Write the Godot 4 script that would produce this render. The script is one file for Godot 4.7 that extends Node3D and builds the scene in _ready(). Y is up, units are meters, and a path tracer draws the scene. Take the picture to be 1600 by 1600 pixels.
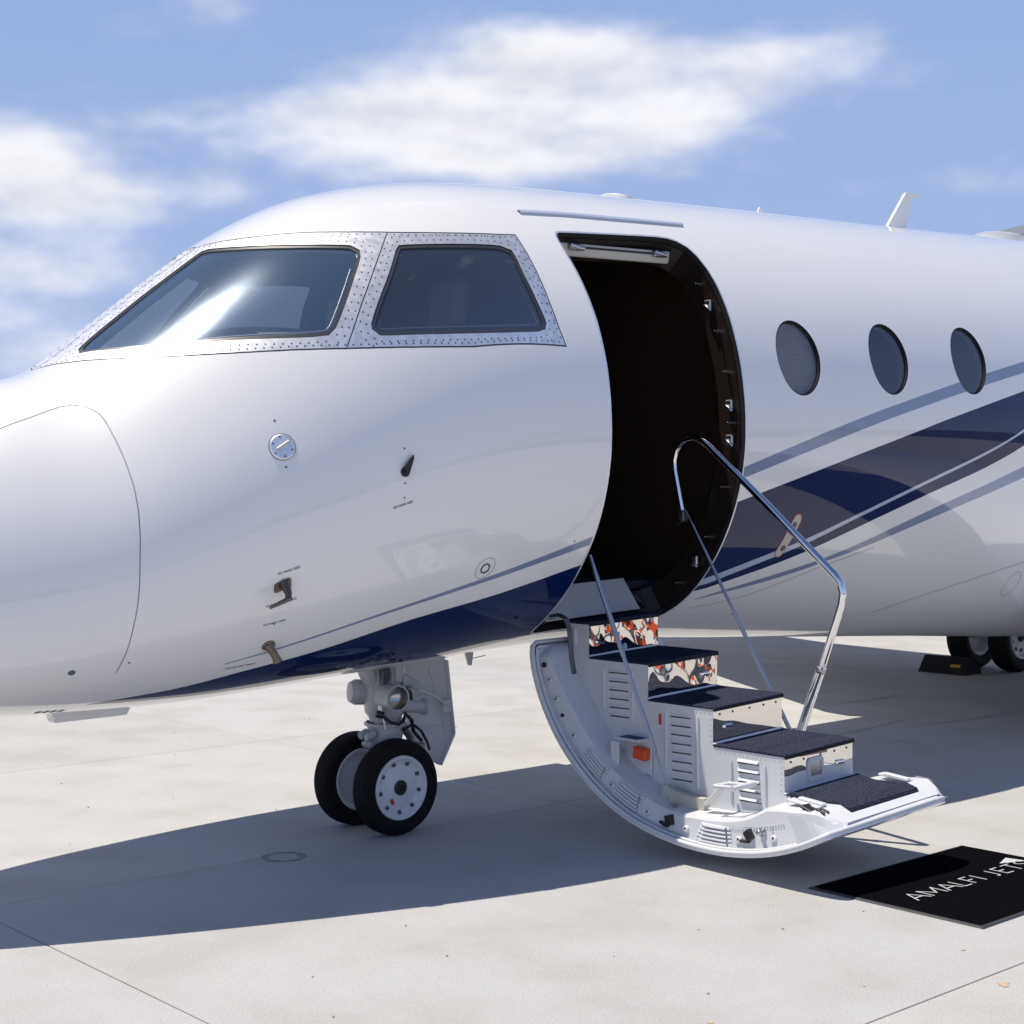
extends Node3D
# A white business jet on a concrete apron, its airstair door let down, a doormat at the foot of the stairs.
# x runs aft along the jet, y up, z out of its left side; the nose wheel stands at the origin.

# fuselage sections: station, half width, height of the widest point, crown, keel
const KX := [-3.3, -3.2, -2.9, -2.5, -2.1, -1.8, -1.5, -1.2, -0.9, -0.6, -0.3, 0.0, 0.4, 0.9, 1.5, 2.5, 4.0, 6.5, 9.0, 11.5, 14.0, 16.0]
const KW := [0.02, 0.12, 0.28, 0.47, 0.64, 0.75, 0.84, 0.92, 0.985, 1.03, 1.055, 1.065, 1.07, 1.07, 1.07, 1.07, 1.07, 1.07, 1.05, 0.92, 0.6, 0.12]
const KM := [1.16, 1.16, 1.15, 1.155, 1.20, 1.27, 1.38, 1.5, 1.61, 1.71, 1.79, 1.85, 1.89, 1.92, 1.95, 2.0, 2.07, 2.19, 2.32, 2.5, 2.72, 2.9]
const KT := [1.18, 1.30, 1.55, 1.83, 2.039, 2.121, 2.345, 2.581, 2.796, 2.955, 3.056, 3.123, 3.176, 3.215, 3.251, 3.31, 3.393, 3.539, 3.67, 3.72, 3.55, 3.1]
const KB := [1.14, 1.02, 0.90, 0.80, 0.743, 0.727, 0.722, 0.724, 0.738, 0.758, 0.777, 0.789, 0.824, 0.845, 0.835, 0.78, 0.7, 0.578, 0.72, 1.2, 1.95, 2.7]
# markings, panel edges and openings on the skin: pairs of station and angle round the section (radians, 0 at the widest point)
const ON_SKIN := {
	"frame_top": [-1.039,1.587,-1.001,1.444,-0.970,1.357,-0.923,1.272,-0.881,1.218,-0.830,1.166,-0.777,1.119,-0.722,1.075,-0.665,1.035,-0.608,1.000,-0.532,0.964,-0.442,0.930,-0.378,0.910,-0.302,0.891,-0.220,0.873,-0.136,0.859,-0.013,0.842,0.117,0.829,0.212,0.825],
	"frame_right": [0.224,0.728,0.220,0.615,0.227,0.498,0.240,0.397,0.259,0.323],
	"frame_bottom": [-0.264,0.365,-0.340,0.377,-0.445,0.396,-0.558,0.420,-0.660,0.447,-0.752,0.475,-0.842,0.507,-0.925,0.541,-0.996,0.574,-1.097,0.627,-1.194,0.685,-1.259,0.729,-1.330,0.784,-1.400,0.845,-1.463,0.908,-1.538,0.995,-1.603,1.096,-1.654,1.196,-1.711,1.329,-1.744,1.429],
	"ws1": [-1.651,1.408,-1.629,1.421,-1.597,1.430,-1.559,1.435,-1.516,1.440,-1.471,1.447,-1.429,1.452,-1.394,1.455,-1.355,1.458,-1.320,1.458,-1.288,1.457,-1.258,1.456,-1.226,1.456,-1.182,1.459,-1.137,1.461,-1.096,1.462,-1.065,1.461,-1.046,1.428,-1.034,1.378,-1.014,1.318,-0.988,1.260,-0.958,1.209,-0.934,1.174,-0.907,1.140,-0.879,1.108,-0.849,1.077,-0.817,1.049,-0.782,1.020,-0.743,0.991,-0.704,0.964,-0.668,0.942,-0.641,0.925,-0.617,0.882,-0.629,0.851,-0.657,0.817,-0.696,0.775,-0.725,0.742,-0.757,0.707,-0.787,0.675,-0.827,0.632,-0.860,0.600,-0.897,0.585,-0.963,0.610,-0.987,0.622,-1.016,0.637,-1.048,0.655,-1.082,0.675,-1.116,0.697,-1.151,0.720,-1.185,0.744,-1.216,0.766,-1.246,0.788,-1.275,0.811,-1.304,0.834,-1.333,0.859,-1.361,0.884,-1.388,0.910,-1.416,0.937,-1.442,0.966,-1.469,0.997,-1.498,1.030,-1.526,1.067,-1.552,1.107,-1.577,1.148,-1.598,1.190,-1.615,1.230,-1.629,1.266,-1.665,1.358],
	"ws2": [-0.438,0.848,-0.396,0.841,-0.339,0.830,-0.277,0.818,-0.226,0.809,-0.169,0.801,-0.112,0.793,-0.061,0.787,-0.004,0.779,0.044,0.773,0.083,0.766,0.135,0.740,0.137,0.687,0.136,0.626,0.141,0.589,0.147,0.551,0.153,0.515,0.160,0.478,0.168,0.441,0.172,0.413,0.155,0.390,0.111,0.383,0.074,0.384,0.027,0.386,-0.027,0.390,-0.084,0.394,-0.142,0.400,-0.198,0.406,-0.248,0.412,-0.304,0.420,-0.361,0.429,-0.416,0.438,-0.467,0.448,-0.513,0.457,-0.553,0.466,-0.614,0.480,-0.658,0.492,-0.690,0.503,-0.717,0.537,-0.712,0.560,-0.689,0.589,-0.652,0.630,-0.617,0.666,-0.574,0.708,-0.536,0.748,-0.495,0.793,-0.467,0.826],
	"frame_seam": [-0.448,0.931,-0.604,0.771,-0.729,0.641,-0.841,0.511],
	"cab1": [1.748,0.292,2.101,0.259,1.918,0.451,1.937,0.130],
	"cab2": [2.556,0.299,2.915,0.268,2.737,0.448,2.737,0.131],
	"cab3": [3.372,0.305,3.736,0.275,3.544,0.449,3.562,0.132],
	"grayA_top": [1.463,-0.167,1.571,-0.142,1.732,-0.104,1.916,-0.064,2.084,-0.028,2.265,0.006,2.434,0.035,2.630,0.067,2.816,0.095,3.029,0.127,3.250,0.160,3.460,0.190,3.733,0.227,3.993,0.261,4.179,0.285],
	"grayA_bot": [1.476,-0.217,1.583,-0.192,1.742,-0.156,1.923,-0.117,2.089,-0.083,2.267,-0.047,2.433,-0.016,2.627,0.017,2.811,0.045,3.021,0.076,3.239,0.108,3.446,0.137,3.715,0.174,3.970,0.207,4.153,0.230],
	"navy_top": [1.447,-0.333,1.571,-0.304,1.755,-0.262,1.949,-0.220,2.140,-0.180,2.342,-0.140,2.540,-0.103,2.709,-0.073,2.869,-0.044,3.078,-0.010,3.262,0.018,3.491,0.052,3.737,0.088,3.961,0.120,4.123,0.143],
	"navy_bot": [1.523,-0.817,1.618,-0.783,1.759,-0.735,1.897,-0.690,2.063,-0.635,2.234,-0.577,2.368,-0.531,2.515,-0.483,2.678,-0.432,2.820,-0.391,2.979,-0.346,3.139,-0.303,3.283,-0.267,3.494,-0.218,3.678,-0.176,3.916,-0.121,4.111,-0.077],
	"pin_top": [1.489,-0.738,1.599,-0.698,1.759,-0.642,1.902,-0.596,2.112,-0.534,2.216,-0.499,2.347,-0.456,2.492,-0.411,2.640,-0.368,2.791,-0.325,2.952,-0.281,3.113,-0.239,3.258,-0.203,3.473,-0.154,3.661,-0.113,3.906,-0.061,4.106,-0.020],
	"pin_bot": [1.523,-0.778,1.621,-0.737,1.767,-0.681,1.900,-0.635,2.130,-0.558,2.234,-0.521,2.362,-0.476,2.504,-0.429,2.649,-0.385,2.799,-0.341,2.959,-0.296,3.118,-0.253,3.262,-0.217,3.477,-0.166,3.664,-0.124,3.907,-0.070,4.106,-0.029],
	"grayB_top": [1.675,-0.836,1.822,-0.790,2.017,-0.733,2.192,-0.685,2.371,-0.636,2.544,-0.583,2.740,-0.520,2.864,-0.479,3.003,-0.435,3.157,-0.389,3.322,-0.343,3.520,-0.293,3.750,-0.239,3.970,-0.190,4.129,-0.157],
	"grayB_bot": [1.625,-0.873,1.733,-0.843,1.891,-0.802,2.042,-0.761,2.220,-0.709,2.390,-0.658,2.566,-0.610,2.766,-0.552,2.890,-0.515,3.030,-0.473,3.183,-0.430,3.348,-0.386,3.544,-0.336,3.771,-0.283,3.988,-0.235,4.145,-0.203],
	"tanC": [1.543,-0.970,1.697,-0.936,1.903,-0.876,2.037,-0.819,2.185,-0.755,2.337,-0.698,2.500,-0.648,2.664,-0.603,2.783,-0.573],
	"fnavy_top": [-1.740,-1.073,-1.685,-1.052,-1.603,-1.031,-1.511,-1.011,-1.427,-0.991,-1.339,-0.960,-1.256,-0.929,-1.166,-0.901,-1.090,-0.885,-1.008,-0.871,-0.923,-0.856,-0.834,-0.840,-0.740,-0.820,-0.642,-0.798,-0.540,-0.775,-0.433,-0.756,-0.322,-0.741,-0.206,-0.726,-0.089,-0.709,0.028,-0.690,0.155,-0.667,0.289,-0.641,0.410,-0.614,0.495,-0.595],
	"fnavy_bot": [-1.705,-1.095,-1.640,-1.105,-1.542,-1.125,-1.434,-1.143,-1.337,-1.150,-1.247,-1.134,-1.168,-1.109,-1.061,-1.100,-0.969,-1.111,-0.859,-1.131,-0.735,-1.159,-0.605,-1.188,-0.481,-1.209,-0.364,-1.220,-0.253,-1.217,-0.152,-1.203,-0.056,-1.188,0.037,-1.181,0.174,-1.179,0.285,-1.172,0.376,-1.158,0.558,-1.103],
	"fgray_top": [-1.278,-0.786,-1.192,-0.767,-1.081,-0.745,-0.988,-0.726,-0.892,-0.707,-0.805,-0.691,-0.669,-0.669,-0.602,-0.659,-0.521,-0.647,-0.428,-0.634,-0.329,-0.619,-0.227,-0.602,-0.128,-0.585,-0.038,-0.568,0.082,-0.544,0.203,-0.519,0.316,-0.493,0.412,-0.470,0.483,-0.453],
	"fgray_bot": [-1.270,-0.794,-1.186,-0.777,-1.077,-0.758,-0.983,-0.740,-0.886,-0.722,-0.799,-0.706,-0.662,-0.685,-0.595,-0.676,-0.512,-0.665,-0.418,-0.653,-0.317,-0.640,-0.215,-0.624,-0.116,-0.608,-0.026,-0.593,0.093,-0.572,0.211,-0.550,0.321,-0.529,0.414,-0.509,0.482,-0.494],
	"radome": [-2.097,0.912,-1.999,0.941,-1.909,0.976,-1.862,0.985,-1.820,0.971,-1.786,0.931,-1.767,0.886,-1.752,0.837,-1.744,0.781,-1.738,0.696,-1.730,0.608,-1.721,0.496,-1.714,0.400,-1.712,0.290,-1.717,0.166,-1.720,0.123,-1.724,0.027,-1.727,-0.138,-1.730,-0.305,-1.729,-0.463,-1.732,-0.679],
	"gutter_t": [0.350,0.980,0.464,0.977,0.619,0.978,0.743,0.978,0.903,0.976,1.039,0.975,1.211,0.976,1.379,0.977,1.498,0.978],
	"gutter_line": [0.318,0.935,0.688,0.932,1.471,0.936],
	"seamR": [3.237,-1.025,3.318,-0.977,3.447,-0.915,3.607,-0.852,3.769,-0.796,3.941,-0.742,4.134,-0.687,4.316,-0.641,4.449,-0.610],
	"ovalR": [4.301,-0.761,4.506,-0.763,4.300,-0.678,4.528,-0.855],
	"capsule": [1.986,-0.415,1.950,-0.610],
	"caps_holes": [1.976,-0.453,1.964,-0.581],
	"pts": [-1.170,0.273,-1.183,0.379,-1.164,0.196,-0.662,0.015,-0.609,0.047,-0.661,0.093,-0.661,-0.027,-0.662,-0.092,-0.665,-0.121,-0.137,-0.530,-1.163,-0.338,-1.145,-0.254,-1.146,-0.425,-1.122,-0.709,-1.059,-0.830,-1.145,-0.553,-1.905,-0.609,-1.123,-0.838,1.972,-1.055,0.368,-0.466],
	"door_f": [0.484,0.828],
}
const PITCH := 0.049              # the jet sits a little nose-low
const DOOR_HINGE := Vector2(0.46, 0.93)
const STAIR_BAYS := [[0.824, 0.950, 0.772, 0.566, 6], [1.222, 1.344, 0.603, 0.318, 8], [1.617, 1.738, 0.442, 0.278, 5]]   # slots of the side panels: from, to, top, bottom, how many
const DOOR_SWING := 1.7977

var slopes := {}
var m := {}
var rng := RandomNumberGenerator.new()
var jet: Node3D

class MB:
	var v := PackedVector3Array()
	var n := PackedVector3Array()
	func tri(a: Vector3, b: Vector3, c: Vector3) -> void:
		var k := (b - a).cross(c - a)
		if k.length_squared() < 1e-18:
			return
		k = k.normalized()
		v.append(a); v.append(c); v.append(b)
		n.append(k); n.append(k); n.append(k)
	func tri3(a: Vector3, b: Vector3, c: Vector3, na: Vector3, nb: Vector3, nc: Vector3) -> void:
		v.append(a); v.append(c); v.append(b)
		n.append(na); n.append(nc); n.append(nb)
	func quad(a: Vector3, b: Vector3, c: Vector3, d: Vector3) -> void:
		tri(a, b, c); tri(a, c, d)
	func tri_out(a: Vector3, b: Vector3, c: Vector3, from: Vector3) -> void:
		if (b - a).cross(c - a).dot((a + b + c) / 3.0 - from) < 0.0:
			tri(a, c, b)
		else:
			tri(a, b, c)
	func quad_out(a: Vector3, b: Vector3, c: Vector3, d: Vector3, from: Vector3) -> void:
		tri_out(a, b, c, from); tri_out(a, c, d, from)
	func box(xf: Transform3D, s: Vector3, bev: float = 0.0) -> void:
		var h := s * 0.5
		var b: float = min(bev, min(h.x, min(h.y, h.z)) * 0.98)
		var o := xf.origin
		var p := {}
		for sx in [-1, 1]:
			for sy in [-1, 1]:
				for sz in [-1, 1]:
					var k := Vector3i(sx, sy, sz)
					p[k] = [xf * Vector3(sx * h.x, sy * (h.y - b), sz * (h.z - b)), xf * Vector3(sx * (h.x - b), sy * h.y, sz * (h.z - b)), xf * Vector3(sx * (h.x - b), sy * (h.y - b), sz * h.z)]
		for s1 in [-1, 1]:
			quad_out(p[Vector3i(s1, -1, -1)][0], p[Vector3i(s1, 1, -1)][0], p[Vector3i(s1, 1, 1)][0], p[Vector3i(s1, -1, 1)][0], o)
			quad_out(p[Vector3i(-1, s1, -1)][1], p[Vector3i(1, s1, -1)][1], p[Vector3i(1, s1, 1)][1], p[Vector3i(-1, s1, 1)][1], o)
			quad_out(p[Vector3i(-1, -1, s1)][2], p[Vector3i(1, -1, s1)][2], p[Vector3i(1, 1, s1)][2], p[Vector3i(-1, 1, s1)][2], o)
			if b > 0.0:
				for s2 in [-1, 1]:
					quad_out(p[Vector3i(s1, s2, -1)][0], p[Vector3i(s1, s2, 1)][0], p[Vector3i(s1, s2, 1)][1], p[Vector3i(s1, s2, -1)][1], o)
					quad_out(p[Vector3i(s1, -1, s2)][0], p[Vector3i(s1, 1, s2)][0], p[Vector3i(s1, 1, s2)][2], p[Vector3i(s1, -1, s2)][2], o)
					quad_out(p[Vector3i(-1, s1, s2)][1], p[Vector3i(1, s1, s2)][1], p[Vector3i(1, s1, s2)][2], p[Vector3i(-1, s1, s2)][2], o)
					for s3 in [-1, 1]:
						var q = p[Vector3i(s1, s2, s3)]
						tri_out(q[0], q[1], q[2], o)
	func at(c: Vector3, s: Vector3, bev: float = 0.0) -> void:
		box(Transform3D(Basis(), c), s, bev)
	func tube(path: Array, rad, seg: int = 10, caps: bool = true) -> void:
		var pts := []
		var nor := []
		var u := Vector3.UP
		for i in path.size():
			var d: Vector3 = (path[min(i + 1, path.size() - 1)] - path[max(i - 1, 0)]).normalized()
			if i == 0:
				u = d.cross(Vector3.RIGHT if abs(d.x) < 0.8 else Vector3.UP).normalized()
			u = (u - d * u.dot(d)).normalized()
			var w := d.cross(u)
			var r: float = rad[i] if rad is Array else rad
			var ring := []
			var rn := []
			for k in seg:
				var a := TAU * k / seg
				var e: Vector3 = u * cos(a) + w * sin(a)
				ring.append(path[i] + e * r); rn.append(e)
			pts.append(ring); nor.append(rn)
		for i in path.size() - 1:
			for k in seg:
				var j := (k + 1) % seg
				tri3(pts[i][k], pts[i][j], pts[i + 1][j], nor[i][k], nor[i][j], nor[i + 1][j])
				tri3(pts[i][k], pts[i + 1][j], pts[i + 1][k], nor[i][k], nor[i + 1][j], nor[i + 1][k])
		if caps:
			for e in [0, path.size() - 1]:
				var from: Vector3 = path[1] if e == 0 else path[e - 1]
				for k in seg:
					tri_out(path[e], pts[e][k], pts[e][(k + 1) % seg], from)
	func lathe(xf: Transform3D, prof: Array, seg: int = 24, smooth: bool = false) -> void:
		# profile of (radius, height) round the local y axis; its outside lies to the right of the running direction
		var pn := []
		for i in prof.size() - 1:
			var d: Vector2 = (prof[i + 1] - prof[i]).normalized()
			pn.append(Vector2(d.y, -d.x))
		for i in prof.size() - 1:
			var n0: Vector2 = pn[i]
			var n1: Vector2 = pn[i]
			if smooth:
				if i > 0: n0 = (pn[i] + pn[i - 1]).normalized()
				if i < pn.size() - 1: n1 = (pn[i] + pn[i + 1]).normalized()
			for k in seg:
				var a := TAU * k / seg
				var b := TAU * (k + 1) / seg
				var ea := Vector3(cos(a), 0, -sin(a))
				var eb := Vector3(cos(b), 0, -sin(b))
				var up := Vector3.UP
				var p0: Vector3 = xf * (ea * prof[i].x + up * prof[i].y)
				var p1: Vector3 = xf * (eb * prof[i].x + up * prof[i].y)
				var p2: Vector3 = xf * (eb * prof[i + 1].x + up * prof[i + 1].y)
				var p3: Vector3 = xf * (ea * prof[i + 1].x + up * prof[i + 1].y)
				var B := xf.basis
				var q0: Vector3 = (B * (ea * n0.x + up * n0.y)).normalized()
				var q1: Vector3 = (B * (eb * n0.x + up * n0.y)).normalized()
				var q2: Vector3 = (B * (eb * n1.x + up * n1.y)).normalized()
				var q3: Vector3 = (B * (ea * n1.x + up * n1.y)).normalized()
				if prof[i].x > 1e-6: tri3(p0, p1, p2, q0, q1, q2)
				if prof[i + 1].x > 1e-6: tri3(p0, p2, p3, q0, q2, q3)
	func prism(poly: PackedVector2Array, xf: Transform3D, depth: float) -> void:
		var q := poly.duplicate()
		if Geometry2D.is_polygon_clockwise(q): q.reverse()
		var ix := Geometry2D.triangulate_polygon(q)
		var z0: float = min(0.0, depth)
		var z1: float = max(0.0, depth)
		for k in range(0, ix.size(), 3):
			var a := q[ix[k]]
			var b := q[ix[k + 1]]
			var c := q[ix[k + 2]]
			if (b - a).cross(c - a) < 0.0:
				var t := b
				b = c; c = t
			tri(xf * Vector3(a.x, a.y, z1), xf * Vector3(b.x, b.y, z1), xf * Vector3(c.x, c.y, z1))
			tri(xf * Vector3(a.x, a.y, z0), xf * Vector3(c.x, c.y, z0), xf * Vector3(b.x, b.y, z0))
		for k in q.size():
			var a := q[k]
			var b := q[(k + 1) % q.size()]
			quad(xf * Vector3(a.x, a.y, z0), xf * Vector3(b.x, b.y, z0), xf * Vector3(b.x, b.y, z1), xf * Vector3(a.x, a.y, z1))
	func mesh() -> ArrayMesh:
		var am := ArrayMesh.new()
		if v.is_empty(): return am
		var arr := []
		arr.resize(Mesh.ARRAY_MAX)
		arr[Mesh.ARRAY_VERTEX] = v
		arr[Mesh.ARRAY_NORMAL] = n
		am.add_surface_from_arrays(Mesh.PRIMITIVE_TRIANGLES, arr)
		return am

# ---------------------------------------------------------------- helpers
func obj(called: String, mb: MB, material: Material, parent: Node) -> MeshInstance3D:
	var o := MeshInstance3D.new()
	o.name = called
	o.mesh = mb.mesh()
	o.material_override = material
	parent.add_child(o, true)
	return o

func thing(called: String, label: String, category: String, at := Vector3.ZERO, group := "") -> Node3D:
	var o := Node3D.new()
	o.name = called
	add_child(o, true)
	o.position = at
	o.set_meta("label", label)
	o.set_meta("category", category)
	if group: o.set_meta("group", group)
	return o

func frame_of(origin: Vector3, y: Vector3, x := Vector3.RIGHT) -> Transform3D:
	var yy := y.normalized()
	var xx := (x - yy * x.dot(yy))
	if xx.length() < 0.01: xx = Vector3.BACK - yy * Vector3.BACK.dot(yy)
	xx = xx.normalized()
	return Transform3D(Basis(xx, yy, xx.cross(yy)), origin)

func noise_tex(freq: float, octaves: int, colors: Array, offsets: Array, size := 512, seed_ := 1, kind := FastNoiseLite.TYPE_SIMPLEX_SMOOTH, as_normal := false, bump := 4.0) -> NoiseTexture2D:
	var f := FastNoiseLite.new()
	f.noise_type = kind
	f.seed = seed_
	f.frequency = freq
	f.fractal_type = FastNoiseLite.FRACTAL_FBM
	f.fractal_octaves = octaves
	var t := NoiseTexture2D.new()
	t.width = size; t.height = size
	t.seamless = true
	t.noise = f
	if as_normal:
		t.as_normal_map = true
		t.bump_strength = bump
	elif colors:
		var g := Gradient.new()
		g.offsets = PackedFloat32Array(offsets)
		g.colors = PackedColorArray(colors)
		t.color_ramp = g
	return t

func std(albedo: Color, rough: float, metal := 0.0, coat := 0.0) -> StandardMaterial3D:
	var k := StandardMaterial3D.new()
	k.albedo_color = albedo
	k.roughness = rough
	k.metallic = metal
	if coat > 0.0:
		k.clearcoat_enabled = true
		k.clearcoat = coat
		k.clearcoat_roughness = 0.02
	return k

func lin(r: float, g: float, b: float) -> Color:
	return Color(r, g, b).linear_to_srgb()

func tri_map(k: StandardMaterial3D, t: Texture2D, scale: float, world := true) -> StandardMaterial3D:
	k.albedo_texture = t
	k.uv1_triplanar = true
	k.uv1_world_triplanar = world
	k.uv1_scale = Vector3.ONE * scale
	return k

func text_on(s: String, height: float, material: Material, xf: Transform3D, parent: Node, called := "lettering", width := 0.0) -> MeshInstance3D:
	var t := TextMesh.new()
	var f := SystemFont.new()
	f.font_names = PackedStringArray(["Droid Sans"])
	t.font = f
	t.text = s
	t.font_size = 64
	t.pixel_size = height / 46.0
	t.depth = 0.0012
	t.curve_step = 3.0
	var o := MeshInstance3D.new()
	o.name = called
	o.mesh = t
	o.material_override = material
	var sc := 1.0
	if width > 0.0: sc = width / max(0.001, t.get_aabb().size.x)
	o.transform = xf * Transform3D(Basis().scaled(Vector3(sc, 1, 1)), Vector3.ZERO)
	parent.add_child(o, true)
	return o

# ---------------------------------------------------------------- the fuselage surface
func make_slopes() -> void:
	for k in [["w", KW], ["m", KM], ["t", KT], ["b", KB]]:
		var y: Array = k[1]
		var s := []
		var c := KX.size()
		for i in c:
			if i == 0: s.append((y[1] - y[0]) / (KX[1] - KX[0]))
			elif i == c - 1: s.append((y[i] - y[i - 1]) / (KX[i] - KX[i - 1]))
			else:
				var h0: float = KX[i] - KX[i - 1]
				var h1: float = KX[i + 1] - KX[i]
				s.append(((y[i] - y[i - 1]) / h0 * h1 + (y[i + 1] - y[i]) / h1 * h0) / (h0 + h1))
		slopes[k[0]] = s

func section(x: float) -> Vector4:
	var i := KX.bsearch(x) - 1
	i = clampi(i, 0, KX.size() - 2)
	var h: float = KX[i + 1] - KX[i]
	var t: float = (x - KX[i]) / h
	var a := 2 * t * t * t - 3 * t * t + 1
	var b := (t * t * t - 2 * t * t + t) * h
	var c := 1.0 - a
	var d := (t * t * t - t * t) * h
	var r := Vector4()
	var j := 0
	for k in [["w", KW], ["m", KM], ["t", KT], ["b", KB]]:
		r[j] = a * k[1][i] + b * slopes[k[0]][i] + c * k[1][i + 1] + d * slopes[k[0]][i + 1]
		j += 1
	return r

func on_section(q: Vector4, x: float, f: float) -> Vector3:
	var s := sin(f)
	var c := cos(f)
	if s < 0.0 and x > 2.4 and x < 11.0:
		# the fairing under the wing makes the lower half fuller
		var k := 1.0 - 0.17 * smoothstep(2.4, 5.0, x) * (1.0 - smoothstep(8.0, 11.0, x))
		s = -pow(-s, k)
		c = signf(c) * pow(absf(c), k)
	return Vector3(x, q.y + ((q.z - q.y) if s > 0.0 else (q.y - q.w)) * s, q.x * c)

func skin_normal(x: float, f: float) -> Vector3:
	var e := 0.004
	var q := section(x)
	var a := on_section(section(x + e), x + e, f) - on_section(section(x - e), x - e, f)
	var b := on_section(q, x, f + e) - on_section(q, x, f - e)
	return a.cross(b).normalized()

func skin(x: float, f: float, d := 0.0, side := 1.0) -> Vector3:
	var p := on_section(section(x), x, f)
	if d != 0.0: p -= skin_normal(x, f) * d
	return Vector3(p.x, p.y, p.z * side)

func skin_frame(x: float, f: float, d := 0.0, side := 1.0) -> Transform3D:
	# x aft along the skin, y up round the section, z outwards
	var nn := skin_normal(x, f)
	var ax := (skin(x + 0.01, f) - skin(x - 0.01, f)).normalized()
	var k := Transform3D(Basis(ax, nn.cross(ax), nn), skin(x, f, d))
	if side < 0.0:
		k = Transform3D(Basis(-ax * Vector3(1, 1, -1), k.basis.y * Vector3(1, 1, -1), nn * Vector3(1, 1, -1)), k.origin * Vector3(1, 1, -1))
	return k

func line_on(name_: String) -> PackedVector2Array:
	var a: Array = ON_SKIN[name_]
	var r := PackedVector2Array()
	for i in range(0, a.size(), 2): r.append(Vector2(a[i], a[i + 1]))
	return r

func smooth_line(p: PackedVector2Array, step := 0.05) -> PackedVector2Array:
	var r := PackedVector2Array()
	for i in p.size() - 1:
		var p0 := p[max(i - 1, 0)]
		var p3 := p[min(i + 2, p.size() - 1)]
		var c: int = max(1, int(p[i].distance_to(p[i + 1]) / step))
		for k in c: r.append(p[i].cubic_interpolate(p[i + 1], p0, p3, float(k) / c))
	r.append(p[p.size() - 1])
	return r

func band(a: PackedVector2Array, b: PackedVector2Array) -> PackedVector2Array:
	var r := a.duplicate()
	var q := b.duplicate()
	q.reverse()
	r.append_array(q)
	return r

const FINE := 2000.0    # polygons are enlarged before they are offset, so that round joins come out smooth

func bigger(p: PackedVector2Array, k: float) -> PackedVector2Array:
	var r := PackedVector2Array()
	for q in p: r.append(q * k)
	return r

func stroke(p: PackedVector2Array, width: float) -> Array:
	# a line of the given width in pieces, so that a line that closes on itself does not fill in
	var r := []
	var i := 0
	while i < p.size() - 1:
		var e: int = min(i + 8, p.size() - 1)
		for q in Geometry2D.offset_polyline(bigger(p.slice(i, e + 1), FINE), width * 0.5 * FINE, Geometry2D.JOIN_MITER, Geometry2D.END_BUTT): r.append(bigger(q, 1.0 / FINE))
		i = e
	return r

func grown(p: PackedVector2Array, r: float) -> PackedVector2Array:
	return bigger(Geometry2D.offset_polygon(bigger(p, FINE), r * FINE, Geometry2D.JOIN_ROUND)[0], 1.0 / FINE)

func rounded(p: PackedVector2Array, r: float) -> PackedVector2Array:
	return grown(grown(p, -r), r)

func dense(p: PackedVector2Array, step := 0.03) -> PackedVector2Array:
	var r := PackedVector2Array()
	for i in p.size():
		var a := p[i]
		var b := p[(i + 1) % p.size()]
		var c: int = max(1, int(ceil(a.distance_to(b) / step)))
		for k in c: r.append(a.lerp(b, float(k) / c))
	return r

func oval(cx: float, cy: float, rx: float, ry: float, c := 40) -> PackedVector2Array:
	var r := PackedVector2Array()
	for k in c: r.append(Vector2(cx + rx * cos(TAU * k / c), cy + ry * sin(TAU * k / c)))
	return r

func bounds(p: PackedVector2Array) -> Rect2:
	var r := Rect2(p[0], Vector2.ZERO)
	for q in p: r = r.expand(q)
	return r

func steps(a: float, b: float, d: float) -> Array:
	var c: int = max(1, int(ceil((b - a) / d - 0.001)))
	var r := []
	for i in c + 1: r.append(a + (b - a) * i / c)
	return r

# Divides the skin between xs and fs into cells; layers are {polys, into, depth}: what lies in a layer's polygons goes into its mesh,
# into = null leaves a hole; the rest goes into base.
func lay_skin(xs: Array, fs: Array, layers: Array, base, depth: float, side: float, on_door := false) -> void:
	var flat := []
	for l in layers:
		for p in l.polys: flat.append([p, bounds(p), l.into, l.get("depth", depth), l.get("minus", [])])
	for i in xs.size() - 1:
		for j in fs.size() - 1:
			var r := Rect2(xs[i], fs[j], xs[i + 1] - xs[i], fs[j + 1] - fs[j])
			var cell := PackedVector2Array([r.position, Vector2(r.end.x, r.position.y), r.end, Vector2(r.position.x, r.end.y)])
			var rest := [cell]
			for l in flat:
				if not r.intersects(l[1]): continue
				var next := []
				for piece in rest:
					if l[2] != null:
						var ins := Geometry2D.intersect_polygons(piece, l[0])
						for mn in l[4]:
							var cut := []
							for q in ins: cut.append_array(Geometry2D.clip_polygons(q, mn))
							ins = cut
						for q in ins: put(q, l[2], l[3], side, on_door)
					next.append_array(Geometry2D.clip_polygons(piece, l[0]))
				rest = next
				if rest.is_empty(): break
			if base != null:
				for piece in rest: put(piece, base, depth, side, on_door)

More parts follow.
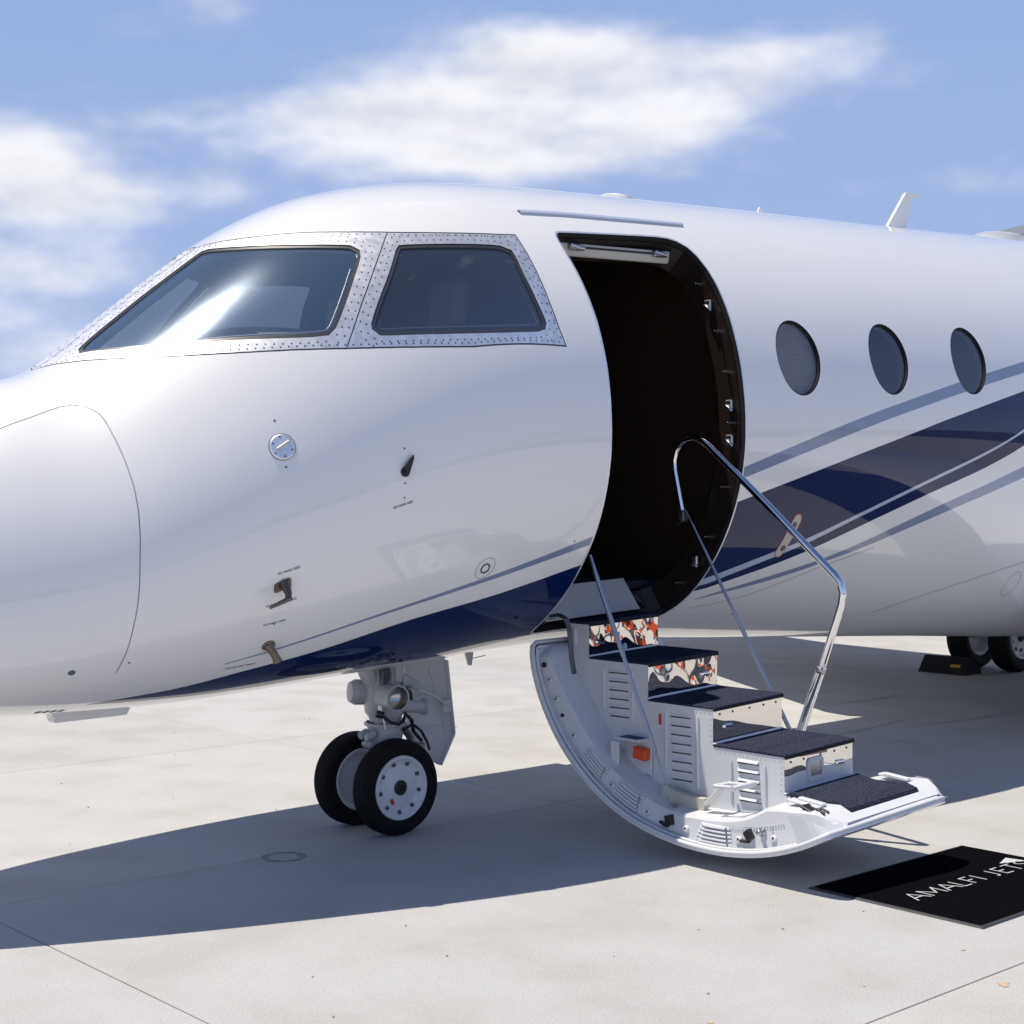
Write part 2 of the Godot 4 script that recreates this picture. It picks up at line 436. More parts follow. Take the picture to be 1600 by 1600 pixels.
func put(poly: PackedVector2Array, mb: MB, depth: float, side: float, on_door: bool) -> void:
	var ix := Geometry2D.triangulate_polygon(poly)
	if ix.is_empty(): return
	var pts := []
	var nn := []
	var flip := Vector3(1, 1, side)
	for p in poly:
		if on_door:
			var r := door_point(p.x, p.y, depth)
			pts.append(r[0]); nn.append(r[1])
		else:
			var k := skin_normal(p.x, p.y)
			pts.append((on_section(section(p.x), p.x, p.y) - k * depth) * flip)
			nn.append(k * flip)
	for k in range(0, ix.size(), 3):
		var a: int = ix[k]
		var b: int = ix[k + 1]
		var c: int = ix[k + 2]
		var s := (poly[b] - poly[a]).cross(poly[c] - poly[a])
		if abs(s) < 1e-10: continue
		if s * side < 0.0: mb.tri3(pts[a], pts[c], pts[b], nn[a], nn[c], nn[b])
		else: mb.tri3(pts[a], pts[b], pts[c], nn[a], nn[b], nn[c])

func lip(poly: PackedVector2Array, d0: float, d1: float, mb: MB, side := 1.0) -> void:
	# the wall of an opening, from depth d0 to depth d1, facing into it
	var cw := Geometry2D.is_polygon_clockwise(poly)
	for i in poly.size():
		var a := poly[i]
		var b := poly[(i + 1) % poly.size()]
		if cw != (side < 0.0):
			var t := a
			a = b; b = t
		mb.quad(skin(a.x, a.y, d0, side), skin(b.x, b.y, d0, side), skin(b.x, b.y, d1, side), skin(a.x, a.y, d1, side))

func end_wall(x: float, d: float, into: MB) -> void:
	var c := Vector3(x, section(x).y, 0)
	for k in 64:
		var a := TAU * k / 64
		var b := TAU * (k + 1) / 64
		into.tri(c, skin(x, a, d), skin(x, b, d))

func along(p: PackedVector2Array, gap: float, closed := true) -> PackedVector2Array:
	var r := PackedVector2Array()
	var left := gap * 0.5
	var c := p.size() if closed else p.size() - 1
	for i in c:
		var a := p[i]
		var b := p[(i + 1) % p.size()]
		var l := a.distance_to(b)
		while left < l:
			r.append(a.lerp(b, left / l))
			left += gap
		left -= l
	return r

# ---------------------------------------------------------------- light, air and camera
func make_light() -> void:
	var cam := Camera3D.new()
	cam.name = "camera"
	add_child(cam)
	cam.fov = 36.87
	cam.near = 0.05
	cam.far = 4000.0
	var yaw := deg_to_rad(48.0)
	var dip := atan(20.0 / 2400.0)
	cam.position = Vector3(-4.53, 1.6, 5.97)
	cam.look_at(cam.position + Vector3(cos(yaw) * cos(dip), -sin(dip), -sin(yaw) * cos(dip)), Vector3.UP)
	cam.current = true
	var env := Environment.new()
	env.background_mode = Environment.BG_SKY
	env.tonemap_mode = Environment.TONE_MAPPER_LINEAR
	env.tonemap_exposure = 1.08
	env.sdfgi_enabled = true
	env.ssao_enabled = true
	env.ssil_enabled = true
	var sky := Sky.new()
	var pano := PanoramaSkyMaterial.new()
	pano.panorama = ImageTexture.create_from_image(sky_picture())
	pano.energy_multiplier = 1.0
	sky.sky_material = pano
	env.sky = sky
	var we := WorldEnvironment.new()
	we.name = "air"
	we.environment = env
	add_child(we)
	var sun := DirectionalLight3D.new()
	sun.name = "sun"
	add_child(sun)
	sun.light_energy = 1.6
	sun.light_color = Color(1.0, 0.965, 0.91)
	sun.light_angular_distance = 0.5
	sun.shadow_enabled = true
	sun.look_at_from_position(Vector3(-2.5, 10, -2.124), Vector3.ZERO, Vector3.RIGHT)

func sky_picture() -> Image:
	var w := 2048
	var h := 1024
	var fine := FastNoiseLite.new()
	fine.noise_type = FastNoiseLite.TYPE_SIMPLEX_SMOOTH
	fine.seed = 11
	fine.frequency = 6.0
	fine.fractal_type = FastNoiseLite.FRACTAL_FBM
	fine.fractal_octaves = 6
	fine.fractal_gain = 0.66
	var wide := FastNoiseLite.new()
	wide.noise_type = FastNoiseLite.TYPE_SIMPLEX_SMOOTH
	wide.seed = 5
	wide.frequency = 1.6
	wide.fractal_type = FastNoiseLite.FRACTAL_FBM
	wide.fractal_octaves = 3
	# banks of cloud: bearing and height (degrees), half length, half height, weight
	var banks := [[43.0, 14.3, 10.0, 2.5, 1.05], [36.0, 13.75, 5.5, 1.1, 0.85], [48.5, 15.0, 5.5, 1.7, 0.8], [54.0, 16.2, 3.5, 0.7, 0.45], [43.0, 16.4, 5.0, 1.0, 0.45], [42.5, 12.3, 5.0, 0.9, 0.7], [31.0, 18.0, 2.6, 1.6, 0.42],
		[24.0, 11.9, 4.2, 1.9, 1.1], [27.0, 10.6, 4.0, 1.1, 0.8], [23.5, 8.3, 5.5, 1.5, 0.8], [24.0, 5.6, 7.0, 1.8, 0.75], [31.2, 11.3, 1.2, 0.6, 0.45], [56.5, 11.2, 5.0, 0.9, 0.45], [36.0, 19.5, 3.0, 0.5, 0.35],
		[70.0, 14.0, 8.0, 2.2, 0.8], [88.0, 20.0, 10.0, 3.0, 0.8], [8.0, 15.0, 7.0, 2.4, 0.9], [-14.0, 9.0, 9.0, 2.0, 0.8]]
	var img := Image.create(w, h, false, Image.FORMAT_RGBF)
	for y in h:
		var el := 90.0 - 180.0 * (y + 0.5) / h
		var rise: float = clamp(el / 90.0, 0.0, 1.0)
		var blue := Color(0.392, 0.492, 0.757).lerp(Color(0.232, 0.352, 0.668), clamp(el / 26.0, 0.0, 1.0))
		blue = blue.lerp(Color(0.063, 0.104, 0.225), clamp((el - 19.0) / 42.0, 0.0, 1.0))
		blue = blue.lerp(Color(0.60, 0.66, 0.775), clamp(1.0 - el / 6.0, 0.0, 1.0) * 0.7)
		if el < -1.0:
			for x in w: img.set_pixel(x, y, Color(0.5, 0.5, 0.5))
			continue
		var ce := cos(deg_to_rad(el))
		var se := sin(deg_to_rad(el))
		for x in w:
			var az := 360.0 * (x + 0.5) / w
			var a := deg_to_rad(az)
			var dir := Vector3(sin(a) * ce, se * 3.0, -cos(a) * ce)
			var nf := fine.get_noise_3dv(dir)
			var cover := -0.54 + wide.get_noise_3dv(dir * Vector3(1, 0.6, 1) + Vector3(3, 1, 7)) * 0.9
			var near := 0.0
			if el < 28.0 and (az < 100.0 or az > 335.0):
				cover = -0.42
				var b0 := az - 360.0 if az > 180.0 else az
				for b in banks:
					var dx: float = (b0 - b[0]) / b[2]
					if abs(dx) > 2.2: continue
					var dy: float = (el - b[1]) / b[3]
					if abs(dy) > 2.2: continue
					near += b[4] * exp(-(dx * dx + dy * dy) * 1.1)
				cover += min(near, 1.1)
			var k: float = smoothstep(-0.22, 0.90, cover + nf * 0.72)
			var tuft := 0.0
			if k > 0.02: tuft = nf - fine.get_noise_3dv(dir + Vector3(0, 0.05, 0))
			var lit: float = 0.835 + clamp(tuft * 0.16, -0.06, 0.06)
			img.set_pixel(x, y, blue.lerp(Color(lit, lit, lit * 1.035), k * 0.95))
	return img

# ---------------------------------------------------------------- materials
func make_materials() -> void:
	m.white = std(lin(0.78, 0.777, 0.765), 0.32, 0.0, 1.0)
	m.navy = std(lin(0.003, 0.012, 0.066), 0.4, 0.0, 0.75)
	m.navy.metallic_specular = 0.1
	m.steel_blue = std(lin(0.19, 0.24, 0.36), 0.32, 0.0, 1.0)
	m.tan_line = std(lin(0.55, 0.52, 0.46), 0.32, 0.0, 1.0)
	m.pin = std(lin(0.42, 0.48, 0.60), 0.32, 0.0, 1.0)
	m.seam = std(lin(0.10, 0.10, 0.11), 0.8)
	m.fair_seam = std(lin(0.40, 0.40, 0.41), 0.7)
	m.rubber = std(lin(0.014, 0.014, 0.015), 0.6)
	m.rubber.metallic_specular = 0.35
	m.tyre = std(lin(0.008, 0.008, 0.009), 0.7)
	m.tyre.metallic_specular = 0.3
	m.alu = std(lin(0.86, 0.87, 0.89), 0.46, 0.75)
	tri_map(m.alu, noise_tex(0.02, 4, [Color(0.90, 0.90, 0.91), Color(1, 1, 1)], [0.25, 0.75], 512, 3), 1.6)
	m.alu.roughness_texture = noise_tex(0.03, 4, [Color(0.78, 0.78, 0.78), Color(1, 1, 1)], [0.2, 0.8], 512, 9)
	m.rivet = std(lin(0.16, 0.17, 0.19), 0.4, 0.8)
	m.chrome = std(lin(0.85, 0.85, 0.86), 0.07, 1.0)
	m.mirror = std(lin(0.86, 0.83, 0.78), 0.035, 1.0)
	m.steel = std(lin(0.42, 0.43, 0.46), 0.3, 1.0)
	m.bare_steel = std(lin(0.45, 0.43, 0.40), 0.22, 1.0)
	m.dark_steel = std(lin(0.12, 0.12, 0.125), 0.4, 0.8)
	m.bronze = std(lin(0.19, 0.16, 0.125), 0.5, 0.9)
	m.inner_white = std(lin(0.61, 0.625, 0.645), 0.36)
	m.gear_white = std(lin(0.66, 0.67, 0.68), 0.36)
	m.gear_white.roughness_texture = noise_tex(0.02, 3, [Color(0.8, 0.8, 0.8), Color(1, 1, 1)], [0.3, 0.7], 256, 21)
	m.gear_white.uv1_triplanar = true
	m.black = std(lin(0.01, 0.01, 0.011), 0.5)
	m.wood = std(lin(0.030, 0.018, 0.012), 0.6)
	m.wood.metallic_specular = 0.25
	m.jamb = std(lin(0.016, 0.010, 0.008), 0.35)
	m.lining = std(lin(0.14, 0.132, 0.12), 0.8)
	m.cabinet = std(lin(0.10, 0.08, 0.05), 0.4)
	m.gear_grey = std(lin(0.40, 0.41, 0.425), 0.38)
	m.cream = std(lin(0.62, 0.56, 0.45), 0.5)
	m.beige = std(lin(0.50, 0.48, 0.42), 0.5)
	m.orange = std(lin(0.62, 0.075, 0.012), 0.4)
	m.red = std(lin(0.55, 0.04, 0.03), 0.45)
	m.print = std(lin(0.05, 0.05, 0.055), 0.6)
	m.paper = std(lin(0.8, 0.82, 0.82), 0.8)
	m.leather = std(lin(0.50, 0.46, 0.38), 0.5)
	m.shade = std(lin(0.34, 0.33, 0.33), 0.7)
	m.glass = std(lin(0.10, 0.125, 0.17), 0.0, 0.6)
	m.glass.albedo_color.a = 0.18
	m.glass.transparency = BaseMaterial3D.TRANSPARENCY_ALPHA
	m.glass.roughness = 0.02
	m.windshield = std(lin(0.16, 0.25, 0.38), 0.135, 0.5)
	m.windshield.albedo_color.a = 0.10
	m.windshield.transparency = BaseMaterial3D.TRANSPARENCY_ALPHA
	m.cabin_glass = std(lin(0.05, 0.06, 0.09), 0.0, 0.2)
	m.cabin_glass.albedo_color.a = 0.12
	m.cabin_glass.transparency = BaseMaterial3D.TRANSPARENCY_ALPHA
	m.cabin_glass.roughness = 0.02
	for k in [m.glass, m.windshield, m.cabin_glass]:
		k.metallic_specular = 0.8
		k.clearcoat_enabled = true
		k.clearcoat = 1.0
		k.clearcoat_roughness = k.roughness
	m.carpet = std(Color.WHITE, 0.95)
	tri_map(m.carpet, noise_tex(0.35, 2, [lin(0.009, 0.011, 0.019), lin(0.026, 0.031, 0.052), lin(0.15, 0.165, 0.22)], [0.34, 0.55, 0.80], 512, 31), 0.9)
	m.mat_pile = std(Color.WHITE, 0.97)
	tri_map(m.mat_pile, noise_tex(0.4, 2, [lin(0.002, 0.002, 0.003), lin(0.005, 0.005, 0.007), lin(0.016, 0.016, 0.021)], [0.35, 0.62, 0.88], 512, 41), 1.2)
	m.mat_pile.metallic_specular = 0.0
	m.carpet.metallic_specular = 0.0
	m.mat_rubber = std(lin(0.03, 0.034, 0.04), 0.6)
	m.mat_print = std(lin(0.46, 0.46, 0.46), 0.9)
	m.concrete = []
	for i in 3:
		var k := std([Color(1, 1, 1), Color(0.985, 0.982, 0.975), Color(0.972, 0.974, 0.980)][i], 0.85)
		tri_map(k, noise_tex(0.006, 6, [lin(0.415, 0.408, 0.396), lin(0.440, 0.436, 0.428), lin(0.450, 0.448, 0.443), lin(0.462, 0.462, 0.459)], [0.2, 0.40, 0.58, 0.82], 1024, 50 + i), 0.22)
		k.detail_enabled = true
		k.detail_blend_mode = BaseMaterial3D.BLEND_MODE_MUL
		k.detail_uv_layer = BaseMaterial3D.DETAIL_UV_2
		k.uv2_triplanar = true
		k.uv2_world_triplanar = true
		k.uv2_scale = Vector3.ONE * 0.9
		k.detail_albedo = noise_tex(0.12, 3, [Color(0.82, 0.815, 0.81), Color(0.965, 0.962, 0.958), Color(1, 1, 1)], [0.17, 0.30, 0.6], 1024, 60 + i)
		k.normal_enabled = true
		k.normal_texture = noise_tex(0.08, 4, [], [], 512, 70, FastNoiseLite.TYPE_SIMPLEX_SMOOTH, true, 2.0)
		k.normal_scale = 0.15
		m.concrete.append(k)
	m.joint = std(lin(0.28, 0.275, 0.27), 0.95)
	m.far_ground = std(lin(0.42, 0.415, 0.40), 0.9)
	m.stain = std(lin(0.25, 0.245, 0.235), 0.8)
	m.scuff = std(lin(0.33, 0.325, 0.315), 0.85)
	m.rust = std(lin(0.48, 0.36, 0.25), 0.9)
	m.hangar_wall = std(lin(0.42, 0.43, 0.43), 0.6)
	m.hangar_roof = std(lin(0.62, 0.63, 0.63), 0.5)
	m.hangar_dark = std(lin(0.05, 0.05, 0.055), 0.7)
	m.hill = std(lin(0.07, 0.075, 0.045), 1.0)
	m.tree = std(lin(0.035, 0.05, 0.022), 1.0)

# ---------------------------------------------------------------- the ground
func make_ground() -> void:
	var apron := Node3D.new()
	apron.name = "apron"
	apron.set_meta("kind", "structure")
	apron.set_meta("label", "pale concrete apron cast in large square slabs")
	add_child(apron)
	var b := MB.new()
	b.quad(Vector3(-900, -0.03, 900), Vector3(900, -0.03, 900), Vector3(900, -0.03, -900), Vector3(-900, -0.03, -900))
	obj("far_concrete", b, m.far_ground, apron)
	var gx := []
	for i in range(-4, 10): gx.append(1.07 + 3.16 * i)
	var gz := [12.49, 9.4, 6.31, 3.22, 0.13, -2.68, -5.6, -8.55, -11.5, -14.5, -17.5, -20.5, -23.5, -26.5]
	var j := MB.new()
	j.quad(Vector3(gx[0], -0.018, gz[0]), Vector3(gx[-1], -0.018, gz[0]), Vector3(gx[-1], -0.018, gz[-1]), Vector3(gx[0], -0.018, gz[-1]))
	obj("joint_filler", j, m.joint, apron)
	rng.seed = 4
	for i in gx.size() - 1:
		for k in gz.size() - 1:
			var g := 0.003
			var c := MB.new()
			var x0: float = gx[i] + g
			var x1: float = gx[i + 1] - g
			var z0: float = gz[k + 1] + g
			var z1: float = gz[k] - g
			var e := 0.002
			var lo := -0.02
			var t := [Vector3(x0 + e, 0, z1 - e), Vector3(x1 - e, 0, z1 - e), Vector3(x1 - e, 0, z0 + e), Vector3(x0 + e, 0, z0 + e)]
			var u := [Vector3(x0, -e, z1), Vector3(x1, -e, z1), Vector3(x1, -e, z0), Vector3(x0, -e, z0)]
			c.quad(t[0], t[1], t[2], t[3])
			for s in 4:
				var s2 := (s + 1) % 4
				c.quad(u[s], u[s2], t[s2], t[s])
				c.quad(u[s] + Vector3(0, lo + e, 0), u[s2] + Vector3(0, lo + e, 0), u[s2], u[s])
			obj("slab", c, m.concrete[rng.randi() % 3], apron)
	# marks: a tyre ring, rust freckles, crumbs of stone
	var ring := MB.new()
	var rc := Vector3(-0.70, 0.002, 0.19)
	for k in 64:
		var a := TAU * k / 64
		var a2 := TAU * (k + 1) / 64
		var w0 := 0.011 + 0.005 * sin(a * 2.0 + 1.0) + 0.003 * sin(a * 5.0)
		var w1 := 0.011 + 0.005 * sin(a2 * 2.0 + 1.0) + 0.003 * sin(a2 * 5.0)
		var d0 := Vector3(cos(a), 0, sin(a))
		var d1 := Vector3(cos(a2), 0, sin(a2))
		ring.quad(rc + d1 * (0.085 - w1), rc + d0 * (0.085 - w0), rc + d0 * (0.085 + w0), rc + d1 * (0.085 + w1))
	obj("ring_stain", ring, m.stain, apron)
	for s in [[1.9, -0.55, 3.6, 0.05, 0.014, 0.25], [4.6, -0.2, 2.2, 0.03, 0.02, 0.1], [5.3, -1.25, 1.1, 0.0, 0.03, 0.05]]:
		var sc := MB.new()
		var last := []
		for k in 25:
			var t := k / 24.0
			var w: float = s[4] * sin(PI * clamp(t, 0.02, 0.98)) * (0.7 + 0.3 * sin(k * 2.3))
			var c := Vector3(s[0] + s[2] * t, 0.002, s[1] + s[3] * t + s[5] * sin(PI * t))
			var pair := [c - Vector3(0, 0, w), c + Vector3(0, 0, w)]
			if k > 0: sc.quad(last[1], pair[1], pair[0], last[0])
			last = pair
		obj("tyre_scuff", sc, m.scuff, apron)
	var spots := MB.new()
	rng.seed = 8
	var at := [[-0.75, 3.62, 0.035], [0.05, 3.3, 0.03], [-2.2, 3.2, 0.03], [-0.95, 2.9, 0.012], [0.3, 3.0, 0.014], [-1.8, 2.2, 0.012], [-0.2, 2.2, 0.01], [0.55, 3.45, 0.01]]
	for s in at:
		var c := Vector3(s[0], 0.002, s[1])
		var pts := []
		for k in 14:
			var a := TAU * k / 14
			pts.append(c + Vector3(cos(a), 0, sin(a) * 0.7) * s[2] * rng.randf_range(0.5, 1.3))
		for k in 14: spots.tri(c, pts[(k + 1) % 14], pts[k])
	obj("rust_stain", spots, m.rust, apron)
	var crumbs := MB.new()
	for k in 90:
		var p := Vector3(rng.randf_range(-3.0, 3.5), 0.0, rng.randf_range(-3.5, 4.2))
		var r := rng.randf_range(0.0015, 0.005)
		crumbs.box(Transform3D(Basis(Vector3.UP, rng.randf() * TAU), p + Vector3(0, r * 0.4, 0)), Vector3(r * 2, r, r * 1.4), r * 0.3)
	var cr := obj("stone_crumbs", crumbs, m.stain, apron)
	cr.set_meta("kind", "stuff")

# ---------------------------------------------------------------- the jet's body
func door_outline() -> PackedVector2Array:
	var p := PackedVector2Array([Vector2(0.56, -1.105), Vector2(1.30, -1.085), Vector2(1.355, -1.065), Vector2(1.40, -1.02), Vector2(1.428, -0.95), Vector2(1.442, -0.86), Vector2(1.445, -0.75), Vector2(1.445, 0.50), Vector2(1.441, 0.60), Vector2(1.430, 0.68), Vector2(1.410, 0.755), Vector2(1.380, 0.808), Vector2(1.335, 0.840), Vector2(1.28, 0.857), Vector2(1.20, 0.862), Vector2(0.505, 0.845), Vector2(0.487, 0.838), Vector2(0.474, 0.820), Vector2(0.468, 0.79), Vector2(0.470, 0.72), Vector2(0.482, 0.57), Vector2(0.493, 0.42), Vector2(0.497, 0.25), Vector2(0.495, 0.0), Vector2(0.492, -0.6), Vector2(0.497, -0.85), Vector2(0.505, -0.98), Vector2(0.516, -1.05), Vector2(0.532, -1.09)])
	return dense(p, 0.03)

func make_jet() -> void:
	jet = thing("business_jet", "white business jet with navy swoosh stripes and lowered airstair door", "aircraft")
	var door := door_outline()
	# openings
	var ws1 := line_on("ws1")
	var ws2 := line_on("ws2")
	var frame := PackedVector2Array()
	frame.append_array(above(line_on("frame_top")))
	frame.append_array(line_on("frame_right").slice(1))
	frame.append_array(above(line_on("frame_bottom")))
	frame.append(Vector2(-1.79, PI / 2))
	frame.append(Vector2(-1.03, PI / 2))
	var cabin := []
	for x in [1.927, 2.737, 3.553, 4.45, 5.26, 6.07]: cabin.append(oval(x, 0.287, 0.178, 0.160))
	# paint
	var nt := line_on("navy_top")
	var nb := line_on("navy_bot")
	nt.append(Vector2(5.2, 0.30)); nt.append(Vector2(7.0, 0.62))
	nb.append(Vector2(5.2, 0.10)); nb.append(Vector2(7.0, 0.5))
	nb.insert(0, Vector2(1.445, -0.835))
	var ga := line_on("grayA_top")
	var gb := line_on("grayA_bot")
	ga.insert(0, Vector2(1.44, -0.178)); gb.insert(0, Vector2(1.44, -0.230))
	ga.append(Vector2(5.6, 0.50)); gb.append(Vector2(5.6, 0.45))
	var pt := line_on("pin_top")
	var pb := line_on("pin_bot")
	pt.insert(0, Vector2(1.44, -0.755)); pb.insert(0, Vector2(1.44, -0.80))
	pt.append(Vector2(4.7, 0.085)); pb.append(Vector2(4.7, 0.081))
	var ba := line_on("grayB_top")
	var bb := line_on("grayB_bot")
	ba.insert(0, Vector2(1.52, -0.895)); bb.insert(0, Vector2(1.52, -0.903))
	ba.append(Vector2(5.6, 0.02)); bb.append(Vector2(5.6, -0.03))
	var ft := line_on("fnavy_top")
	var fb := smooth_line(PackedVector2Array([Vector2(-1.72, -1.09), Vector2(-1.5, -1.13), Vector2(-1.2, -1.16), Vector2(-0.8, -1.19), Vector2(-0.4, -1.2), Vector2(0.0, -1.2), Vector2(0.35, -1.17), Vector2(0.56, -1.12)]))
	ft.append(Vector2(0.56, -0.58))
	var ga2 := line_on("fgray_top")
	var gb2 := line_on("fgray_bot")
	ga2.append(Vector2(0.50, -0.45)); gb2.append(Vector2(0.50, -0.49))
	var tl := line_on("tanC")
	var tlo := PackedVector2Array()
	for k in tl: tlo.append(k - Vector2(0.0, 0.011))
	var paints := [["pinstripe", band(pt, pb), m.pin], ["navy_stripe", band(nt, nb), m.navy], ["navy_stripe", band(ft, fb), m.navy], ["grey_stripe", cut_box(band(ga, gb), 0.0, 3.62), m.steel_blue], ["grey_stripe", cut_box(band(ga, gb), 3.62, 4.45), m.steel_blue], ["grey_stripe", cut_box(band(ga, gb), 4.45, 5.26), m.steel_blue], ["grey_stripe", cut_box(band(ga, gb), 5.26, 7.0), m.steel_blue], ["grey_stripe", band(ba, bb), m.steel_blue], ["grey_stripe", band(ga2, gb2), m.steel_blue], ["tan_stripe", band(tl, tlo), m.tan_line]]
	# panel edges
	var radome := line_on("radome")
	radome.insert(0, Vector2(-2.6, 0.78))
	var seams := []
	var fine_seams: Array = stroke(line_on("seamR"), 0.005)
	fine_seams.append_array(stroke(radome, 0.0045))
	fine_seams.append_array(stroke(closed_line(oval(4.41, -0.765, 0.07, 0.085)), 0.004))
	fine_seams.append_array(stroke(closed_line(oval(-0.137, -0.530, 0.052, 0.050)), 0.003))
	seams.append_array(stroke(closed_line(frame), 0.006))
	var mid_seam := stroke(line_on("frame_seam"), 0.005)
	var xs := steps(-3.3, -2.1, 0.06)
	xs.append_array(steps(-2.1, 0.4, 0.04).slice(1))
	xs.append_array(steps(0.4, 4.6, 0.06).slice(1))
	xs.append_array(steps(4.6, 16.0, 0.2).slice(1))
	var fs := steps(-PI / 2, PI / 2, 0.045)
	var body := MB.new()
	var painted := []
	var seam := MB.new()
	var fseam := MB.new()
	var metal := MB.new()
	var edge := MB.new()
	var win_parts := []
	for side in [1.0, -1.0]:
		var layers := []
		if side > 0.0:
			layers.append({polys = [door], into = null})
			layers.append({polys = [grown(door, 0.010)], into = edge})
		var panes := [ws1, ws2]
		panes.append_array(cabin)
		if side < 0.0:
			panes.append(oval(1.114, 0.287, 0.178, 0.160))
		for i in panes.size():
			var w := [MB.new(), MB.new(), panes[i], side, i]
			var inner := grown(panes[i], -0.016 if i < 2 else -0.007)
			var sunk := 0.010 if i < 2 else 0.014
			layers.append({polys = [inner], into = w[1], depth = sunk})
			layers.append({polys = [panes[i]], into = w[0], depth = 0.004})
			lip(panes[i], 0.0, 0.004, w[0], side)
			lip(inner, 0.004, sunk, w[0], side)
			win_parts.append(w)
		layers.append({polys = mid_seam, into = seam, depth = 0.003})
		layers.append({polys = seams, into = seam, depth = 0.003})
		layers.append({polys = [frame], into = metal})
		layers.append({polys = fine_seams, into = fseam, depth = 0.002})
		for p in paints:
			var pm := MB.new()
			painted.append([p[0], pm, p[2]])
			layers.append({polys = [p[1]], into = pm})
		lay_skin(xs, fs, layers, body, 0.0, side)
	var fus := obj("fuselage", body, m.white, jet)
	for p in painted: obj(p[0], p[1], p[2], fus)
	obj("panel_edge", seam, m.seam, fus).set_meta("kind", "stuff")
	obj("fairing_edge", fseam, m.fair_seam, fus).set_meta("kind", "stuff")
	obj("door_surround", edge, m.alu, fus)
	var wf := obj("windshield_frame", metal, m.alu, jet)
	for w in win_parts:
		var shield: bool = w[4] < 2
		var called := "windshield" if w[4] == 0 else ("cockpit_window" if w[4] == 1 else "cabin_window")
		var p := obj(called, w[1], m.windshield if w[4] == 0 else (m.glass if w[4] == 1 else m.cabin_glass), jet)
		obj("seal", w[0], m.dark_steel if shield else m.rubber, p)
		if w[4] == 2 and w[3] > 0.0:
			var s := MB.new()
			var bb2 := bounds(w[2])
			for k in 44:
				var f0 := bb2.position.y + bb2.size.y * k / 44.0
				var f1 := bb2.position.y + bb2.size.y * (k + 1) / 44.0
				var fm := (f0 + f1) * 0.5
				var xa := bb2.position.x
				var xb := bb2.end.x
				s.quad(skin(xa, f0, 0.044), skin(xb, f0, 0.044), skin(xb, fm, 0.038), skin(xa, fm, 0.038))
				s.quad(skin(xa, fm, 0.038), skin(xb, fm, 0.038), skin(xb, f1, 0.044), skin(xa, f1, 0.044))
			obj("pleated_shade", s, m.shade, p)
	for r in [[ws1, 0.030, 0.018, 0.86], [ws2, 0.034, 0.020, 0.62]]:
		var inner := grown(r[0], -r[1])
		var run := []
		for p in dense(inner, 0.02):
			if p.y < r[3] - 0.12 * (p.x + 1.0) and (p.x > -1.45): run.append(skin(p.x, p.y, r[2]))
		if run.size() > 3:
			var best := 0
			for i in run.size():
				if run[i].distance_to(run[(i + 1) % run.size()]) > 0.06: best = i + 1
			var path := []
			for i in run.size(): path.append(run[(best + i) % run.size()])
			var rt := MB.new()
			rt.tube(path, 0.0035, 6)
			obj("pane_retainer", rt, m.alu, wf)
	# rivets on the frame, in two rows round the panes and one along the edge
	var rv := MB.new()
	for side in [1.0, -1.0]:
		var rows := [[grown(frame, -0.014), 0.034], [grown(ws1, 0.022), 0.036], [grown(ws2, 0.022), 0.036], [grown(ws1, 0.050), 0.036], [grown(ws2, 0.048), 0.040]]
		for r in rows:
			for p in along(r[0], r[1]):
				if p.y > 1.565: continue
				if not Geometry2D.is_point_in_polygon(p, grown(frame, -0.007)): continue
				if Geometry2D.is_point_in_polygon(p, grown(ws1, 0.012)) or Geometry2D.is_point_in_polygon(p, grown(ws2, 0.012)): continue
				var t := skin_frame(p.x, p.y, 0.0, side)
				rv.lathe(Transform3D(Basis(t.basis.x, t.basis.z, -t.basis.y), t.origin), [Vector2(0.0046, -0.001), Vector2(0.0042, 0.0006), Vector2(0.0, 0.0009)], 6)
	var ro := obj("rivets", rv, m.rivet, wf)
	ro.set_meta("kind", "stuff")
	make_interior(door, ws1, ws2, cabin)
	make_fittings()
	make_wings()

func above(p: PackedVector2Array) -> PackedVector2Array:
	var r := PackedVector2Array()
	for k in p:
		if k.y < 1.53: r.append(k)
	return r

func cut_box(p: PackedVector2Array, x0: float, x1: float) -> PackedVector2Array:
	return Geometry2D.intersect_polygons(p, PackedVector2Array([Vector2(x0, -2), Vector2(x1, -2), Vector2(x1, 2), Vector2(x0, 2)]))[0]

func closed_line(p: PackedVector2Array) -> PackedVector2Array:
	var r := p.duplicate()
	r.append(p[0])
	return r

